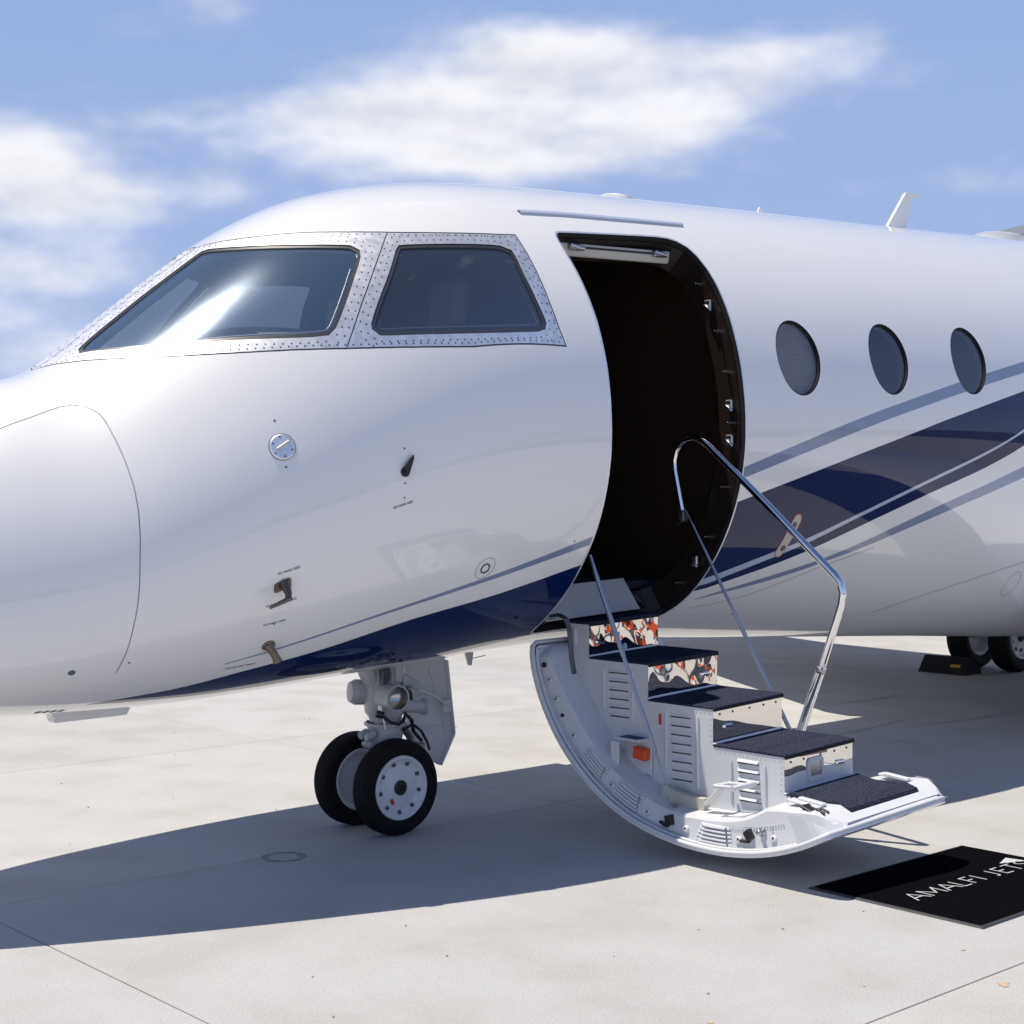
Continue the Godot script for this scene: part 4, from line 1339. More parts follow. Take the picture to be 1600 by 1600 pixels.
	for i in poly.size():
		var a := poly[i]
		var b := poly[(i + 1) % poly.size()]
		body.quad(Vector3(0.725, a.y, a.x), stair(0.785, a.y, a.x), stair(0.785, b.y, b.x), Vector3(0.725, b.y, b.x))
	var box := obj("stair_body", body, m.inner_white, door)
	for b in [[0.798, 0.785, 0.60], [0.988, 0.795, 0.52], [1.198, 0.622, 0.35], [1.388, 0.622, 0.29], [1.582, 0.45, 0.27], [1.771, 0.448, 0.285], [0.60, 0.97, 0.885]]:
		var bead := MB.new()
		bead.tube([Vector3(0.7265, b[1], b[0]), Vector3(0.7215, b[1] - 0.012, b[0]), Vector3(0.7215, (b[1] + b[2]) * 0.5, b[0] + 0.002), Vector3(0.7215, b[2] + 0.012, b[0] + 0.004), Vector3(0.7265, b[2], b[0] + 0.004)], [0.004, 0.008, 0.008, 0.008, 0.004], 10)
		obj("pressed_bead", bead, m.inner_white, box)
	for bay in STAIR_BAYS:
		for k in bay[4]:
			var y: float = lerpf(bay[2], bay[3], k / (bay[4] - 1.0)) + 0.003
			var dz: float = 0.012 * k / (bay[4] - 1.0)
			var s := MB.new()
			var z0: float = bay[0] + dz
			var z1: float = bay[1] + dz
			var hood := 0.011 if bay[4] == 5 else 0.004
			s.quad_out(Vector3(0.7245, y + 0.016, z0), Vector3(0.7245, y + 0.016, z1), Vector3(0.725 - hood, y + 0.003, z1 - 0.006), Vector3(0.725 - hood, y + 0.003, z0 + 0.006), Vector3(0.74, y, (z0 + z1) * 0.5))
			s.tri_out(Vector3(0.7245, y + 0.016, z0), Vector3(0.725 - hood, y + 0.003, z0 + 0.006), Vector3(0.7245, y + 0.002, z0), Vector3(0.73, y, z0 + 0.05))
			s.tri_out(Vector3(0.7245, y + 0.016, z1), Vector3(0.725 - hood, y + 0.003, z1 - 0.006), Vector3(0.7245, y + 0.002, z1), Vector3(0.73, y, z1 - 0.05))
			obj("louvre_hood", s, m.inner_white, box)
	var dots := MB.new()
	for k in 4:
		var z0: float = [0.56, 0.70, 1.09, 1.485][k]
		var z1: float = ns[k][1]
		var yy: float = ns[k][0] - 0.022
		for p in int((z1 - z0) / 0.025):
			dots.lathe(frame_of(Vector3(0.7245, yy, z0 + 0.012 + 0.025 * p), Vector3(-1, 0, 0)), [Vector2(0.0032, -0.001), Vector2(0.0024, 0.0026), Vector2(0.0, 0.0032)], 6)
		for p in 6:
			dots.lathe(frame_of(Vector3(0.7245, yy - 0.025 * p, z1 - 0.014), Vector3(-1, 0, 0)), [Vector2(0.0032, -0.001), Vector2(0.0024, 0.0026), Vector2(0.0, 0.0032)], 6)
	obj("rivets", dots, m.inner_white, box).set_meta("kind", "stuff")
	var tag := MB.new()
	tag.at(Vector3(0.7235, 0.583, 1.158), Vector3(0.002, 0.05, 0.016))
	obj("red_tag", tag, m.red, box)
	# treads and polished risers
	for k in 4:
		var back: float = [0.46, 0.692, 1.082, 1.477][k]
		var y: float = ns[k][0]
		var t := MB.new()
		t.box(Transform3D(Basis(Vector3(1, PITCH, 0), Vector3.UP, Vector3.BACK), stair(0.97, y - 0.003, (back + ns[k][1] + 0.012) * 0.5)), Vector3(0.498, 0.012, ns[k][1] + 0.012 - back), 0.004)
		obj("tread", t, m.carpet, door)
		t = MB.new()
		t.box(Transform3D(Basis(Vector3(1, PITCH, 0), Vector3.UP, Vector3.BACK), stair(0.97, y - 0.012, ns[k][1] + 0.009)), Vector3(0.496, 0.010, 0.010), 0.002)
		obj("nosing", t, m.rubber, door)
		var low: float = [0.838, 0.671, 0.506, 0.340][k]
		var z: float = ns[k][1] + 0.002
		var r := MB.new()
		var amp: float = [0.0017, 0.0014, 0.00016, 0.00014][k]
		var nu := 48
		var nvv := 18
		for i in nu:
			for j in nvv:
				var q := []
				var qn := []
				for c in [[0, 0], [1, 0], [1, 1], [0, 1]]:
					var u: float = 0.49 * (i + c[0]) / nu
					var v: float = (y - 0.016 - low) * (j + c[1]) / nvv
					q.append(stair(0.725 + u, low + v, z + ripple(u, v, amp, k)))
					var e := 0.002
					qn.append(Vector3(-(ripple(u + e, v, amp, k) - ripple(u - e, v, amp, k)) / (2 * e), -(ripple(u, v + e, amp, k) - ripple(u, v - e, amp, k)) / (2 * e), 1.0).normalized())
				r.tri3(q[0], q[1], q[2], qn[0], qn[1], qn[2])
				r.tri3(q[0], q[2], q[3], qn[0], qn[2], qn[3])
		var riser := obj("riser", r, m.mirror, door)
		var st := MB.new()
		st.box(Transform3D(Basis(Vector3(1, PITCH, 0), Vector3.UP, Vector3.BACK), stair(0.97, low + 0.001, z + 0.006)), Vector3(0.494, 0.006, 0.014), 0.002)
		obj("riser_trim", st, m.alu, riser)
		var hx: float = [0.80, 1.128, 0.824, 1.118][k]
		var hy: float = [0.905, 0.757, 0.578, 0.432][k]
		var hd := MB.new()
		hd.at(Vector3(hx, hy, z + 0.004), Vector3(0.062, 0.022, 0.012), 0.008)
		obj("step_light", hd, m.chrome, riser)
		hd = MB.new()
		hd.at(Vector3(hx, hy - 0.003, z + 0.0105), Vector3(0.046, 0.007, 0.003), 0.001)
		obj("light_slot", hd, m.dark_steel, riser)
		if k >= 2:
			for x in [0.77, 0.86, 0.98, 1.08, 1.17]:
				var sc := MB.new()
				sc.lathe(frame_of(stair(x, y - 0.035, z + 0.0005), Vector3(0, 0, 1)), [Vector2(0.0055, -0.001), Vector2(0.005, 0.002), Vector2(0.0, 0.002)], 10)
				obj("screw", sc, m.dark_steel, riser)
		if k == 3:
			var fr := MB.new()
			var o2 := rounded(PackedVector2Array([Vector2(-0.050, -0.055), Vector2(0.060, -0.055), Vector2(0.060, 0.050), Vector2(-0.050, 0.050)]), 0.02)
			var i2 := rounded(PackedVector2Array([Vector2(-0.032, -0.030), Vector2(0.042, -0.030), Vector2(0.042, 0.028), Vector2(-0.032, 0.028)]), 0.006)
			var xf := Transform3D(Basis(Vector3.BACK, PITCH), Vector3(0.935, 0.425, z + 0.001))
			for a in o2.size():
				var pa := o2[a]
				var pb := o2[(a + 1) % o2.size()]
				var ca := Vector2(clamp(pa.x, -0.032, 0.042), clamp(pa.y, -0.030, 0.028))
				var cb := Vector2(clamp(pb.x, -0.032, 0.042), clamp(pb.y, -0.030, 0.028))
				fr.quad_out(xf * Vector3(pa.x, pa.y, 0.006), xf * Vector3(pb.x, pb.y, 0.006), xf * Vector3(cb.x, cb.y, 0.006), xf * Vector3(ca.x, ca.y, 0.006), xf * Vector3(0, 0, -1))
				fr.quad_out(xf * Vector3(pa.x, pa.y, 0), xf * Vector3(pb.x, pb.y, 0), xf * Vector3(pb.x, pb.y, 0.006), xf * Vector3(pa.x, pa.y, 0.006), xf * Vector3(0, 0, 0.003))
			obj("recess_frame", fr, m.inner_white, riser)
			fr = MB.new()
			fr.prism(i2, xf, 0.004)
			obj("recess", fr, m.steel, riser)
			fr = MB.new()
			fr.at(stair(0.93, 0.483, z + 0.001), Vector3(0.19, 0.013, 0.002))
			obj("label_strip", fr, std(lin(0.42, 0.25, 0.2), 0.6), riser)
	# last tread: carpet on the door's own plate
	var lt := MB.new()
	var lf := steps(0.548, 0.815, 0.02)
	for i in lf.size() - 1:
		var a: float = lf[i]
		var b: float = lf[i + 1]
		lt.quad_out(dp(0.725, a, tread_depth(a)), dp(1.215, a, tread_depth(a)), dp(1.215, b, tread_depth(b)), dp(0.725, b, tread_depth(b)), dp(0.97, a, -0.3))
		for x in [0.725, 1.215]:
			lt.quad_out(dp(x, a, tread_depth(a)), dp(x, b, tread_depth(b)), dp(x, b, door_depth(b) - 0.01), dp(x, a, door_depth(a) - 0.01), dp(0.97, a, 0.1))
	var lb: float = lf[-1]
	lt.quad_out(dp(0.725, lb, tread_depth(lb)), dp(1.215, lb, tread_depth(lb)), dp(1.215, lb, door_depth(lb) - 0.01), dp(0.725, lb, door_depth(lb) - 0.01), dp(0.97, 0.6, 0.1))
	obj("tread", lt, m.carpet, door)
	# small gear on the plate: orange handle in its box, padded bar, loop bracket, levers at the foot
	var g := MB.new()
	g.at(Vector3(0.625, 0.395, 0.965), Vector3(0.012, 0.15, 0.05), 0.003)
	g.at(Vector3(0.678, 0.484, 1.03), Vector3(0.10, 0.010, 0.17), 0.003)
	g.at(Vector3(0.716, 0.40, 1.03), Vector3(0.012, 0.16, 0.17), 0.003)
	var hb := obj("handle_box", g, m.inner_white, door)
	g = MB.new()
	g.box(Transform3D(Basis(Vector3.RIGHT, 0.1), Vector3(0.690, 0.418, 1.07)), Vector3(0.04, 0.058, 0.085), 0.008)
	obj("orange_handle", g, m.orange, hb)
	g = MB.new()
	g.at(Vector3(0.675, 0.4905, 1.03), Vector3(0.06, 0.004, 0.11), 0.001)
	obj("blue_pad", g, std(lin(0.02, 0.05, 0.14), 0.7), hb)
	g = MB.new()
	var bar := []
	for k in 9:
		var f := lerpf(-0.07, 0.16, k / 8.0)
		bar.append([dp(0.655, f, door_depth(f)), dp(0.655, f, door_depth(f) + 0.055), dp(0.685, f, door_depth(f) + 0.055), dp(0.685, f, door_depth(f))])
	for k in 8:
		for s in 3: g.quad_out(bar[k][s], bar[k][s + 1], bar[k + 1][s + 1], bar[k + 1][s], (bar[k][0] + bar[k + 1][2] + bar[k][3]) / 3.0)
	for e in [0, 8]: g.quad_out(bar[e][0], bar[e][1], bar[e][2], bar[e][3], bar[4][0])
	obj("padded_bar", g, m.beige, door)
	g = MB.new()
	g.box(Transform3D(Basis(Vector3.RIGHT, -0.78), Vector3(0.645, 0.305, 1.565)), Vector3(0.05, 0.012, 0.15), 0.004)
	for x in [0.585, 0.685]: g.tube([Vector3(x, 0.352, 1.60), Vector3(x - 0.005, 0.362, 1.72)], 0.008, 8)
	g.tube([Vector3(0.575, 0.352, 1.60), Vector3(0.70, 0.352, 1.60)], 0.009, 8)
	g.tube([Vector3(0.56, 0.360, 1.725), Vector3(0.71, 0.366, 1.725)], 0.013, 10)
	obj("loop_bracket", g, m.inner_white, door)
	for x in [0.66, 1.27]:
		g = MB.new()
		var c := dp(x, 0.70, door_depth(0.70) + 0.012)
		g.box(Transform3D(Basis(Vector3.RIGHT, 0.08), c + Vector3(0, 0.008, 0)), Vector3(0.03, 0.014, 0.13), 0.004)
		g.box(Transform3D(Basis(Vector3.RIGHT, 0.08), c + Vector3(0.025 if x > 1.0 else -0.02, 0.0, -0.02)), Vector3(0.05, 0.010, 0.16), 0.003)
		obj("foot_lever", g, m.inner_white, door)
	g = MB.new()
	var cc := dp(0.60, 0.735, door_depth(0.735))
	g.box(Transform3D(Basis(Vector3.RIGHT, 0.3), cc), Vector3(0.06, 0.012, 0.085), 0.003)
	for k in 2: g.box(Transform3D(Basis(Vector3.RIGHT, 0.3), cc + Vector3(-0.018 + 0.028 * k, 0.004, 0.055)), Vector3(0.012, 0.010, 0.045), 0.002)
	obj("door_catch", g, m.black, door)
	# gas strut, lift cable, hinge arms
	g = MB.new()
	var s0 := Vector3(0.60, 1.334, 0.820)
	var s1 := Vector3(0.60, 0.238, 1.350)
	g.tube([s0, s0.lerp(s1, 0.42)], 0.0115, 10)
	g.tube([s0.lerp(s1, 0.42), s0.lerp(s1, 0.80)], 0.0095, 10)
	g.tube([s0.lerp(s1, 0.80), s1], 0.0045, 8)
	g.tube([s1 + Vector3(-0.012, 0, 0), s1 + Vector3(0.02, -0.012, 0)], 0.010, 8)
	obj("stay_rod", g, m.steel, door)
	g = MB.new()
	var c0 := Vector3(1.32, 1.545, 0.785)
	var c1 := Vector3(1.32, 0.650, 1.352)
	g.tube([c0, c0.lerp(c1, 0.08)], 0.005, 8)
	g.tube([c0.lerp(c1, 0.08), c0.lerp(c1, 0.55)], 0.0085, 10)
	g.tube([c0.lerp(c1, 0.55), c1, Vector3(1.32, 0.33, 1.555)], 0.0105, 10)
	obj("stay_rod", g, m.steel, door)
	for x in [0.60]:
		g = MB.new()
		var path := []
		for p in [[0.49, 1.00], [0.545, 1.035], [0.61, 1.048], [0.662, 1.030], [0.686, 0.975], [0.694, 0.90], [0.700, 0.84], [0.716, 0.775]]: path.append(stair(x, p[1], p[0]))
		for i in path.size() - 1:
			var mid: Vector3 = (path[i] + path[i + 1]) * 0.5
			var d: Vector3 = path[i + 1] - path[i]
			g.box(Transform3D(Basis(Vector3.RIGHT, -atan2(d.y, d.z)), mid), Vector3(0.030, 0.014, d.length() + 0.010), 0.004)
		obj("hinge_arm", g, m.dark_steel, door)
	# hand rail
	var hr := []
	var rail := [Vector2(1.468, 0.36), Vector2(1.487, 0.495), Vector2(1.616, 0.823), Vector2(1.700, 1.050), Vector2(1.722, 1.115), Vector2(1.730, 1.165), Vector2(1.716, 1.215), Vector2(1.680, 1.252), Vector2(1.294, 1.569), Vector2(0.925, 1.862), Vector2(0.885, 1.890), Vector2(0.835, 1.912), Vector2(0.790, 1.910), Vector2(0.742, 1.890), Vector2(0.706, 1.850), Vector2(0.690, 1.800), Vector2(0.694, 1.745), Vector2(0.745, 1.535)]
	for p in rail: hr.append(Vector3(1.34, p.y, p.x))
	var h := MB.new()
	h.tube(hr.slice(2), 0.0185, 16)
	h.tube([hr[0], hr[1], hr[2]], 0.0225, 16)
	var ho := obj("hand_rail", h, m.chrome, jet)
	h = MB.new()
	h.lathe(frame_of(Vector3(1.34, 0.80, 1.607), Vector3(0, 0.33, 0.13)), [Vector2(0.0235, -0.012), Vector2(0.025, 0.0), Vector2(0.0235, 0.012), Vector2(0.019, 0.014)], 16)
	obj("collar", h, m.steel, ho)
	h = MB.new()
	h.at(Vector3(1.34, 1.515, 0.752), Vector3(0.04, 0.06, 0.035), 0.006)
	h.tube([Vector3(1.34, 1.50, 0.75), Vector3(1.36, 1.48, 0.70), Vector3(1.40, 1.47, 0.66)], 0.012, 8)
	obj("rail_bracket", h, m.dark_steel, ho)

func ripple(u: float, v: float, amp: float, k: int) -> float:
	return amp * (sin(u * 43.0 + k * 2.0 + v * 9.0) * sin(v * 26.0 + 0.7) + 0.5 * sin(u * 19.0 - v * 31.0 + k))

func navy_inside(a: PackedVector2Array, b: PackedVector2Array) -> PackedVector2Array:
	return Geometry2D.intersect_polygons(a, b)[0]

func seg_normal(cols: Array, i: int, k: int, dirx: float) -> Vector3:
	var i0: int = max(i - 1, 0)
	var i1: int = min(i + 1, cols.size() - 1)
	var df: Vector3 = cols[i1][k] - cols[i0][k]
	var dk: Vector3 = cols[i][k + 1] - cols[i][k]
	return (df.cross(dk) * dirx).normalized()

# ---------------------------------------------------------------- wheels and legs
func wheel(parent: Node, c: Vector3, r: float, hw: float, rr: float, out: float, spokes: bool) -> void:
	var xf := frame_of(c, Vector3(0, 0, out))
	var k := r / 0.228
	var t := MB.new()
	var pr := [Vector2(rr - 0.004, -hw * 0.78)]
	for a in [[0.30, -0.95], [0.62, -1.0], [0.84, -0.92], [0.95, -0.68], [0.99, -0.50]]: pr.append(Vector2(lerpf(rr, r, a[0]), hw * a[1]))
	for gk in [-0.36, -0.06, 0.24]:
		pr.append(Vector2(r, hw * gk)); pr.append(Vector2(r - 0.006 * k, hw * (gk + 0.015))); pr.append(Vector2(r - 0.006 * k, hw * (gk + 0.075))); pr.append(Vector2(r, hw * (gk + 0.09)))
	for a in [[0.99, 0.50], [0.95, 0.68], [0.84, 0.92], [0.62, 1.0], [0.30, 0.95]]: pr.append(Vector2(lerpf(rr, r, a[0]), hw * a[1]))
	pr.append(Vector2(rr - 0.004, hw * 0.78))
	t.lathe(xf, pr, 56)
	obj("tyre", t, m.tyre, parent)
	var rim := MB.new()
	rim.lathe(xf, [Vector2(0.0, -hw * 0.1), Vector2(rr * 0.80, -hw * 0.1), Vector2(rr * 0.86, -hw * 0.7), Vector2(rr * 0.97, -hw * 0.86), Vector2(rr * 1.03, -hw * 0.80), Vector2(rr * 1.0, 0.0), Vector2(rr * 1.03, hw * 0.82), Vector2(rr * 1.0, hw * 0.95), Vector2(rr * 0.93, hw * 0.93), Vector2(rr * 0.88, hw * 0.78), Vector2(rr * 0.82, hw * 0.60), Vector2(rr * 0.72, hw * 0.52), Vector2(rr * 0.45, hw * 0.60), Vector2(rr * 0.30, hw * 0.66), Vector2(0.0, hw * 0.66)], 48)
	var ro := obj("wheel_rim", rim, m.gear_white, parent)
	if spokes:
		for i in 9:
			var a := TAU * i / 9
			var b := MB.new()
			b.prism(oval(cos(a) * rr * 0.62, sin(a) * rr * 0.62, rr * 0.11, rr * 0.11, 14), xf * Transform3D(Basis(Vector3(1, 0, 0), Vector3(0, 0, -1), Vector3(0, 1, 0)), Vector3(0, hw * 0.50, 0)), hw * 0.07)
			obj("painted_rim_opening", b, m.black, parent)  # flat black disc on the rim, painting the shade of an opening
	else:
		for i in 9:
			var a := TAU * i / 9 + 0.2
			var b := MB.new()
			b.lathe(xf * Transform3D(Basis(), Vector3(cos(a) * rr * 0.78, hw * 0.55, sin(a) * rr * 0.78)), [Vector2(0.0105, -0.002), Vector2(0.0105, 0.008), Vector2(0.006, 0.011), Vector2(0.0, 0.011)], 6)
			obj("wheel_bolt", b, m.dark_steel, parent)
	if not spokes:
		var lb := MB.new()
		lb.box(xf * Transform3D(Basis(Vector3.UP, 0.5), Vector3(-rr * 0.30, hw * 0.635, rr * 0.42)), Vector3(0.017, 0.003, 0.030), 0.001)
		obj("red_label", lb, m.red, parent)
	var hub := MB.new()
	hub.lathe(xf, [Vector2(rr * 0.24, hw * 0.60), Vector2(rr * 0.24, hw * 0.78), Vector2(rr * 0.17, hw * 0.86), Vector2(rr * 0.10, hw * 0.86), Vector2(rr * 0.09, hw * 0.76), Vector2(0.0, hw * 0.76)], 24)
	obj("hub", hub, m.black, parent)

func make_gear() -> void:
	var L := MB.new()
	var grey: Material = m.gear_grey
	var ax := Vector3(0.012, 0, 0)
	L.lathe(Transform3D(Basis(), ax), [Vector2(0.045, 0.30), Vector2(0.05, 0.40), Vector2(0.07, 0.405), Vector2(0.082, 0.42), Vector2(0.088, 0.45), Vector2(0.086, 0.50), Vector2(0.072, 0.515), Vector2(0.080, 0.54), Vector2(0.098, 0.565), Vector2(0.104, 0.62), Vector2(0.104, 0.72), Vector2(0.092, 0.76), Vector2(0.085, 0.86)], 32, true)
	L.box(Transform3D(Basis(), Vector3(0.0, 0.33, 0)), Vector3(0.09, 0.17, 0.10), 0.02)
	L.tube([Vector3(0.0, 0.30, 0.0), Vector3(-0.02, 0.26, 0.0), Vector3(-0.045, 0.232, 0.0)], [0.05, 0.05, 0.045], 14)
	L.tube([Vector3(-0.045, 0.232, -0.13), Vector3(-0.045, 0.232, 0.13)], 0.032, 16)
	var leg := obj("nose_gear", L, grey, jet)
	wheel(leg, Vector3(-0.045, 0.2285, 0.158), 0.228, 0.056, 0.150, 1.0, false)
	wheel(leg, Vector3(-0.045, 0.2285, -0.158), 0.228, 0.056, 0.150, -1.0, false)
	var f := MB.new()
	f.lathe(frame_of(Vector3(-0.036, 0.652, 0.065), Vector3(-0.10, 0, 1)), [Vector2(0.064, 0.0), Vector2(0.064, 0.118), Vector2(0.060, 0.122), Vector2(0.055, 0.118)], 28)
	obj("light_barrel", f, grey, leg)
	f = MB.new()
	f.lathe(frame_of(Vector3(-0.036, 0.652, 0.065), Vector3(-0.10, 0, 1)), [Vector2(0.055, 0.118), Vector2(0.053, 0.075), Vector2(0.046, 0.058), Vector2(0.0, 0.052)], 28, true)
	obj("reflector", f, m.bare_steel, leg)
	f = MB.new()
	f.tube([Vector3(0.05, 0.60, 0.085), Vector3(0.165, 0.585, 0.095)], 0.032, 16)
	f.lathe(frame_of(Vector3(0.165, 0.585, 0.095), Vector3(1, -0.1, 0.1)), [Vector2(0.032, 0.0), Vector2(0.042, 0.002), Vector2(0.042, 0.02), Vector2(0.03, 0.03), Vector2(0.0, 0.034)], 16)
	obj("steering_jack", f, grey, leg)
	f = MB.new()
	f.lathe(frame_of(Vector3(-0.06, 0.66, -0.07), Vector3(-0.9, 0.05, -0.3)), [Vector2(0.0, -0.02), Vector2(0.062, -0.02), Vector2(0.062, 0.05), Vector2(0.05, 0.075), Vector2(0.0, 0.08)], 24)
	f.box(Transform3D(Basis(Vector3.BACK, 0.5), Vector3(-0.075, 0.72, 0.0)), Vector3(0.05, 0.16, 0.10), 0.015)
	obj("taxi_light", f, grey, leg)
	f = MB.new()
	f.at(Vector3(-0.045, 0.745, 0.075), Vector3(0.05, 0.08, 0.03), 0.004)
	for k in 7: f.at(Vector3(-0.045, 0.715 + 0.010 * k, 0.093), Vector3(0.05, 0.005, 0.01), 0.001)
	obj("actuator", f, m.dark_steel, leg)
	f = MB.new()
	f.at(Vector3(0.02, 0.76, 0.10), Vector3(0.05, 0.09, 0.03), 0.006)
	f.at(Vector3(0.045, 0.725, 0.115), Vector3(0.028, 0.05, 0.025), 0.005)
	f.tube([Vector3(0.05, 0.735, 0.10), Vector3(0.14, 0.66, 0.03)], 0.010, 10)
	obj("door_link", f, grey, leg)
	# torque links in front, tow lug, hoses
	f = MB.new()
	f.tube([Vector3(-0.075, 0.47, 0.03), Vector3(-0.115, 0.455, 0.03), Vector3(-0.125, 0.455, 0.03)], [0.022, 0.02, 0.016], 12)
	f.tube([Vector3(-0.075, 0.47, -0.03), Vector3(-0.115, 0.455, -0.03)], 0.02, 12)
	f.box(Transform3D(Basis(Vector3.BACK, 0.4), Vector3(-0.08, 0.42, 0)), Vector3(0.05, 0.03, 0.08), 0.008)
	obj("tow_lug", f, grey, leg)
	f = MB.new()
	f.tube([Vector3(0.08, 0.53, 0), Vector3(0.16, 0.44, 0.0), Vector3(0.19, 0.38, 0.0)], [0.026, 0.022, 0.02], 12)
	f.tube([Vector3(0.19, 0.38, 0.0), Vector3(0.10, 0.30, 0.0), Vector3(0.02, 0.25, 0.0)], [0.02, 0.022, 0.026], 12)
	f.at(Vector3(0.20, 0.37, 0.03), Vector3(0.045, 0.06, 0.05), 0.006)
	obj("torque_link", f, m.steel, leg)
	f = MB.new()
	f.tube([Vector3(-0.105, 0.575, 0.085), Vector3(-0.075, 0.565, 0.10)], 0.018, 10)
	f.tube([Vector3(-0.085, 0.570, 0.095), Vector3(-0.04, 0.53, 0.11), Vector3(0.01, 0.515, 0.11), Vector3(0.045, 0.525, 0.105), Vector3(0.065, 0.565, 0.095)], 0.008, 8)
	obj("hose", f, m.black, leg)
	f = MB.new()
	f.tube([Vector3(0.06, 0.48, 0.08), Vector3(0.13, 0.50, 0.07), Vector3(0.19, 0.46, 0.06), Vector3(0.235, 0.40, 0.05), Vector3(0.25, 0.36, 0.05)], 0.007, 8)
	obj("hose", f, m.black, leg)
	f = MB.new()
	f.tube([Vector3(0.07, 0.68, 0.08), Vector3(0.10, 0.66, 0.09), Vector3(0.11, 0.62, 0.085), Vector3(0.10, 0.58, 0.08)], 0.008, 8)
	obj("hose", f, m.black, leg)
	f = MB.new()
	f.tube([Vector3(0.10, 0.545, 0.06), Vector3(0.13, 0.52, 0.06), Vector3(0.15, 0.46, 0.05), Vector3(0.20, 0.41, 0.05)], 0.009, 8)
	obj("hose", f, m.black, leg)
	# flanges, clamps, pipes and bolts that crowd the leg
	for k in 8:
		var a := TAU * k / 8
		f = MB.new()
		f.lathe(frame_of(Vector3(0.012 + cos(a) * 0.084, 0.512, sin(a) * 0.084), Vector3.UP), [Vector2(0.009, -0.004), Vector2(0.009, 0.010), Vector2(0.0, 0.012)], 6)
		obj("flange_bolt", f, m.dark_steel, leg)
	f = MB.new()
	f.lathe(Transform3D(Basis(), ax), [Vector2(0.090, 0.500), Vector2(0.102, 0.502), Vector2(0.102, 0.514), Vector2(0.090, 0.516)], 32)
	obj("flange", f, grey, leg)
	f = MB.new()
	f.lathe(Transform3D(Basis(), ax), [Vector2(0.050, 0.30), Vector2(0.0535, 0.305), Vector2(0.0535, 0.40), Vector2(0.050, 0.405)], 28)
	obj("piston", f, m.chrome, leg)
	for s in [[0.10, 0.70, 0.07], [-0.07, 0.60, 0.085]]:
		f = MB.new()
		f.at(Vector3(s[0], s[1], s[2]), Vector3(0.035, 0.045, 0.03), 0.006)
		f.tube([Vector3(s[0], s[1] - 0.02, s[2]), Vector3(s[0] + 0.01, s[1] - 0.10, s[2] + 0.015)], 0.006, 8)
		obj("junction_box", f, m.steel, leg)
	for z in [0.075, -0.075]:
		f = MB.new()
		f.box(Transform3D(Basis(Vector3.BACK, -0.5), Vector3(0.09, 0.72, z)), Vector3(0.16, 0.045, 0.022), 0.006)
		obj("drag_brace", f, grey, leg)
	f = MB.new()
	var dz := -0.10
	f.prism(PackedVector2Array([Vector2(0.20, 0.80), Vector2(0.46, 0.80), Vector2(0.51, 0.40), Vector2(0.42, 0.248), Vector2(0.33, 0.30), Vector2(0.22, 0.46)]), Transform3D(Basis(), Vector3(0, 0, dz)), 0.014)
	var gd := obj("gear_door", f, m.gear_white, leg)
	f = MB.new()
	for e in [[Vector2(0.46, 0.78), Vector2(0.51, 0.40)], [Vector2(0.51, 0.40), Vector2(0.42, 0.248)]]:
		var d: Vector2 = e[1] - e[0]
		var mid: Vector2 = (e[0] + e[1]) * 0.5
		f.box(Transform3D(Basis(Vector3.BACK, d.angle()), Vector3(mid.x, mid.y, dz + 0.022)), Vector3(d.length(), 0.012, 0.034), 0.003)
	f.box(Transform3D(Basis(), Vector3(0.32, 0.62, dz + 0.018)), Vector3(0.20, 0.008, 0.012), 0.003)
	f.box(Transform3D(Basis(), Vector3(0.34, 0.45, dz + 0.018)), Vector3(0.22, 0.008, 0.012), 0.003)
	f.box(Transform3D(Basis(Vector3.BACK, -1.25), Vector3(0.41, 0.58, dz + 0.018)), Vector3(0.36, 0.010, 0.012), 0.003)
	f.at(Vector3(0.455, 0.545, dz + 0.03), Vector3(0.05, 0.07, 0.04), 0.008)
	f.tube([Vector3(0.455, 0.55, dz + 0.05), Vector3(0.30, 0.62, 0.02), Vector3(0.20, 0.66, 0.03)], 0.008, 8)
	obj("door_stiffener", f, m.gear_white, gd)
	# main legs
	for side in [-1.0, 1.0]:
		var ml := MB.new()
		ml.tube([Vector3(8.47, 0.33, 1.68 * side), Vector3(8.40, 1.15, 1.72 * side)], 0.075, 18)
		ml.tube([Vector3(8.47, 0.33, 1.45 * side), Vector3(8.47, 0.33, 1.98 * side)], 0.05, 16)
		ml.tube([Vector3(8.44, 0.62, 1.69 * side), Vector3(8.05, 1.10, 1.5 * side)], 0.035, 12)
		var mg := obj("main_gear", ml, m.gear_white, jet)
		wheel(mg, Vector3(8.47, 0.331, 1.50 * side), 0.33, 0.10, 0.205, -side, true)
		wheel(mg, Vector3(8.47, 0.331, 1.93 * side), 0.33, 0.10, 0.205, side, true)

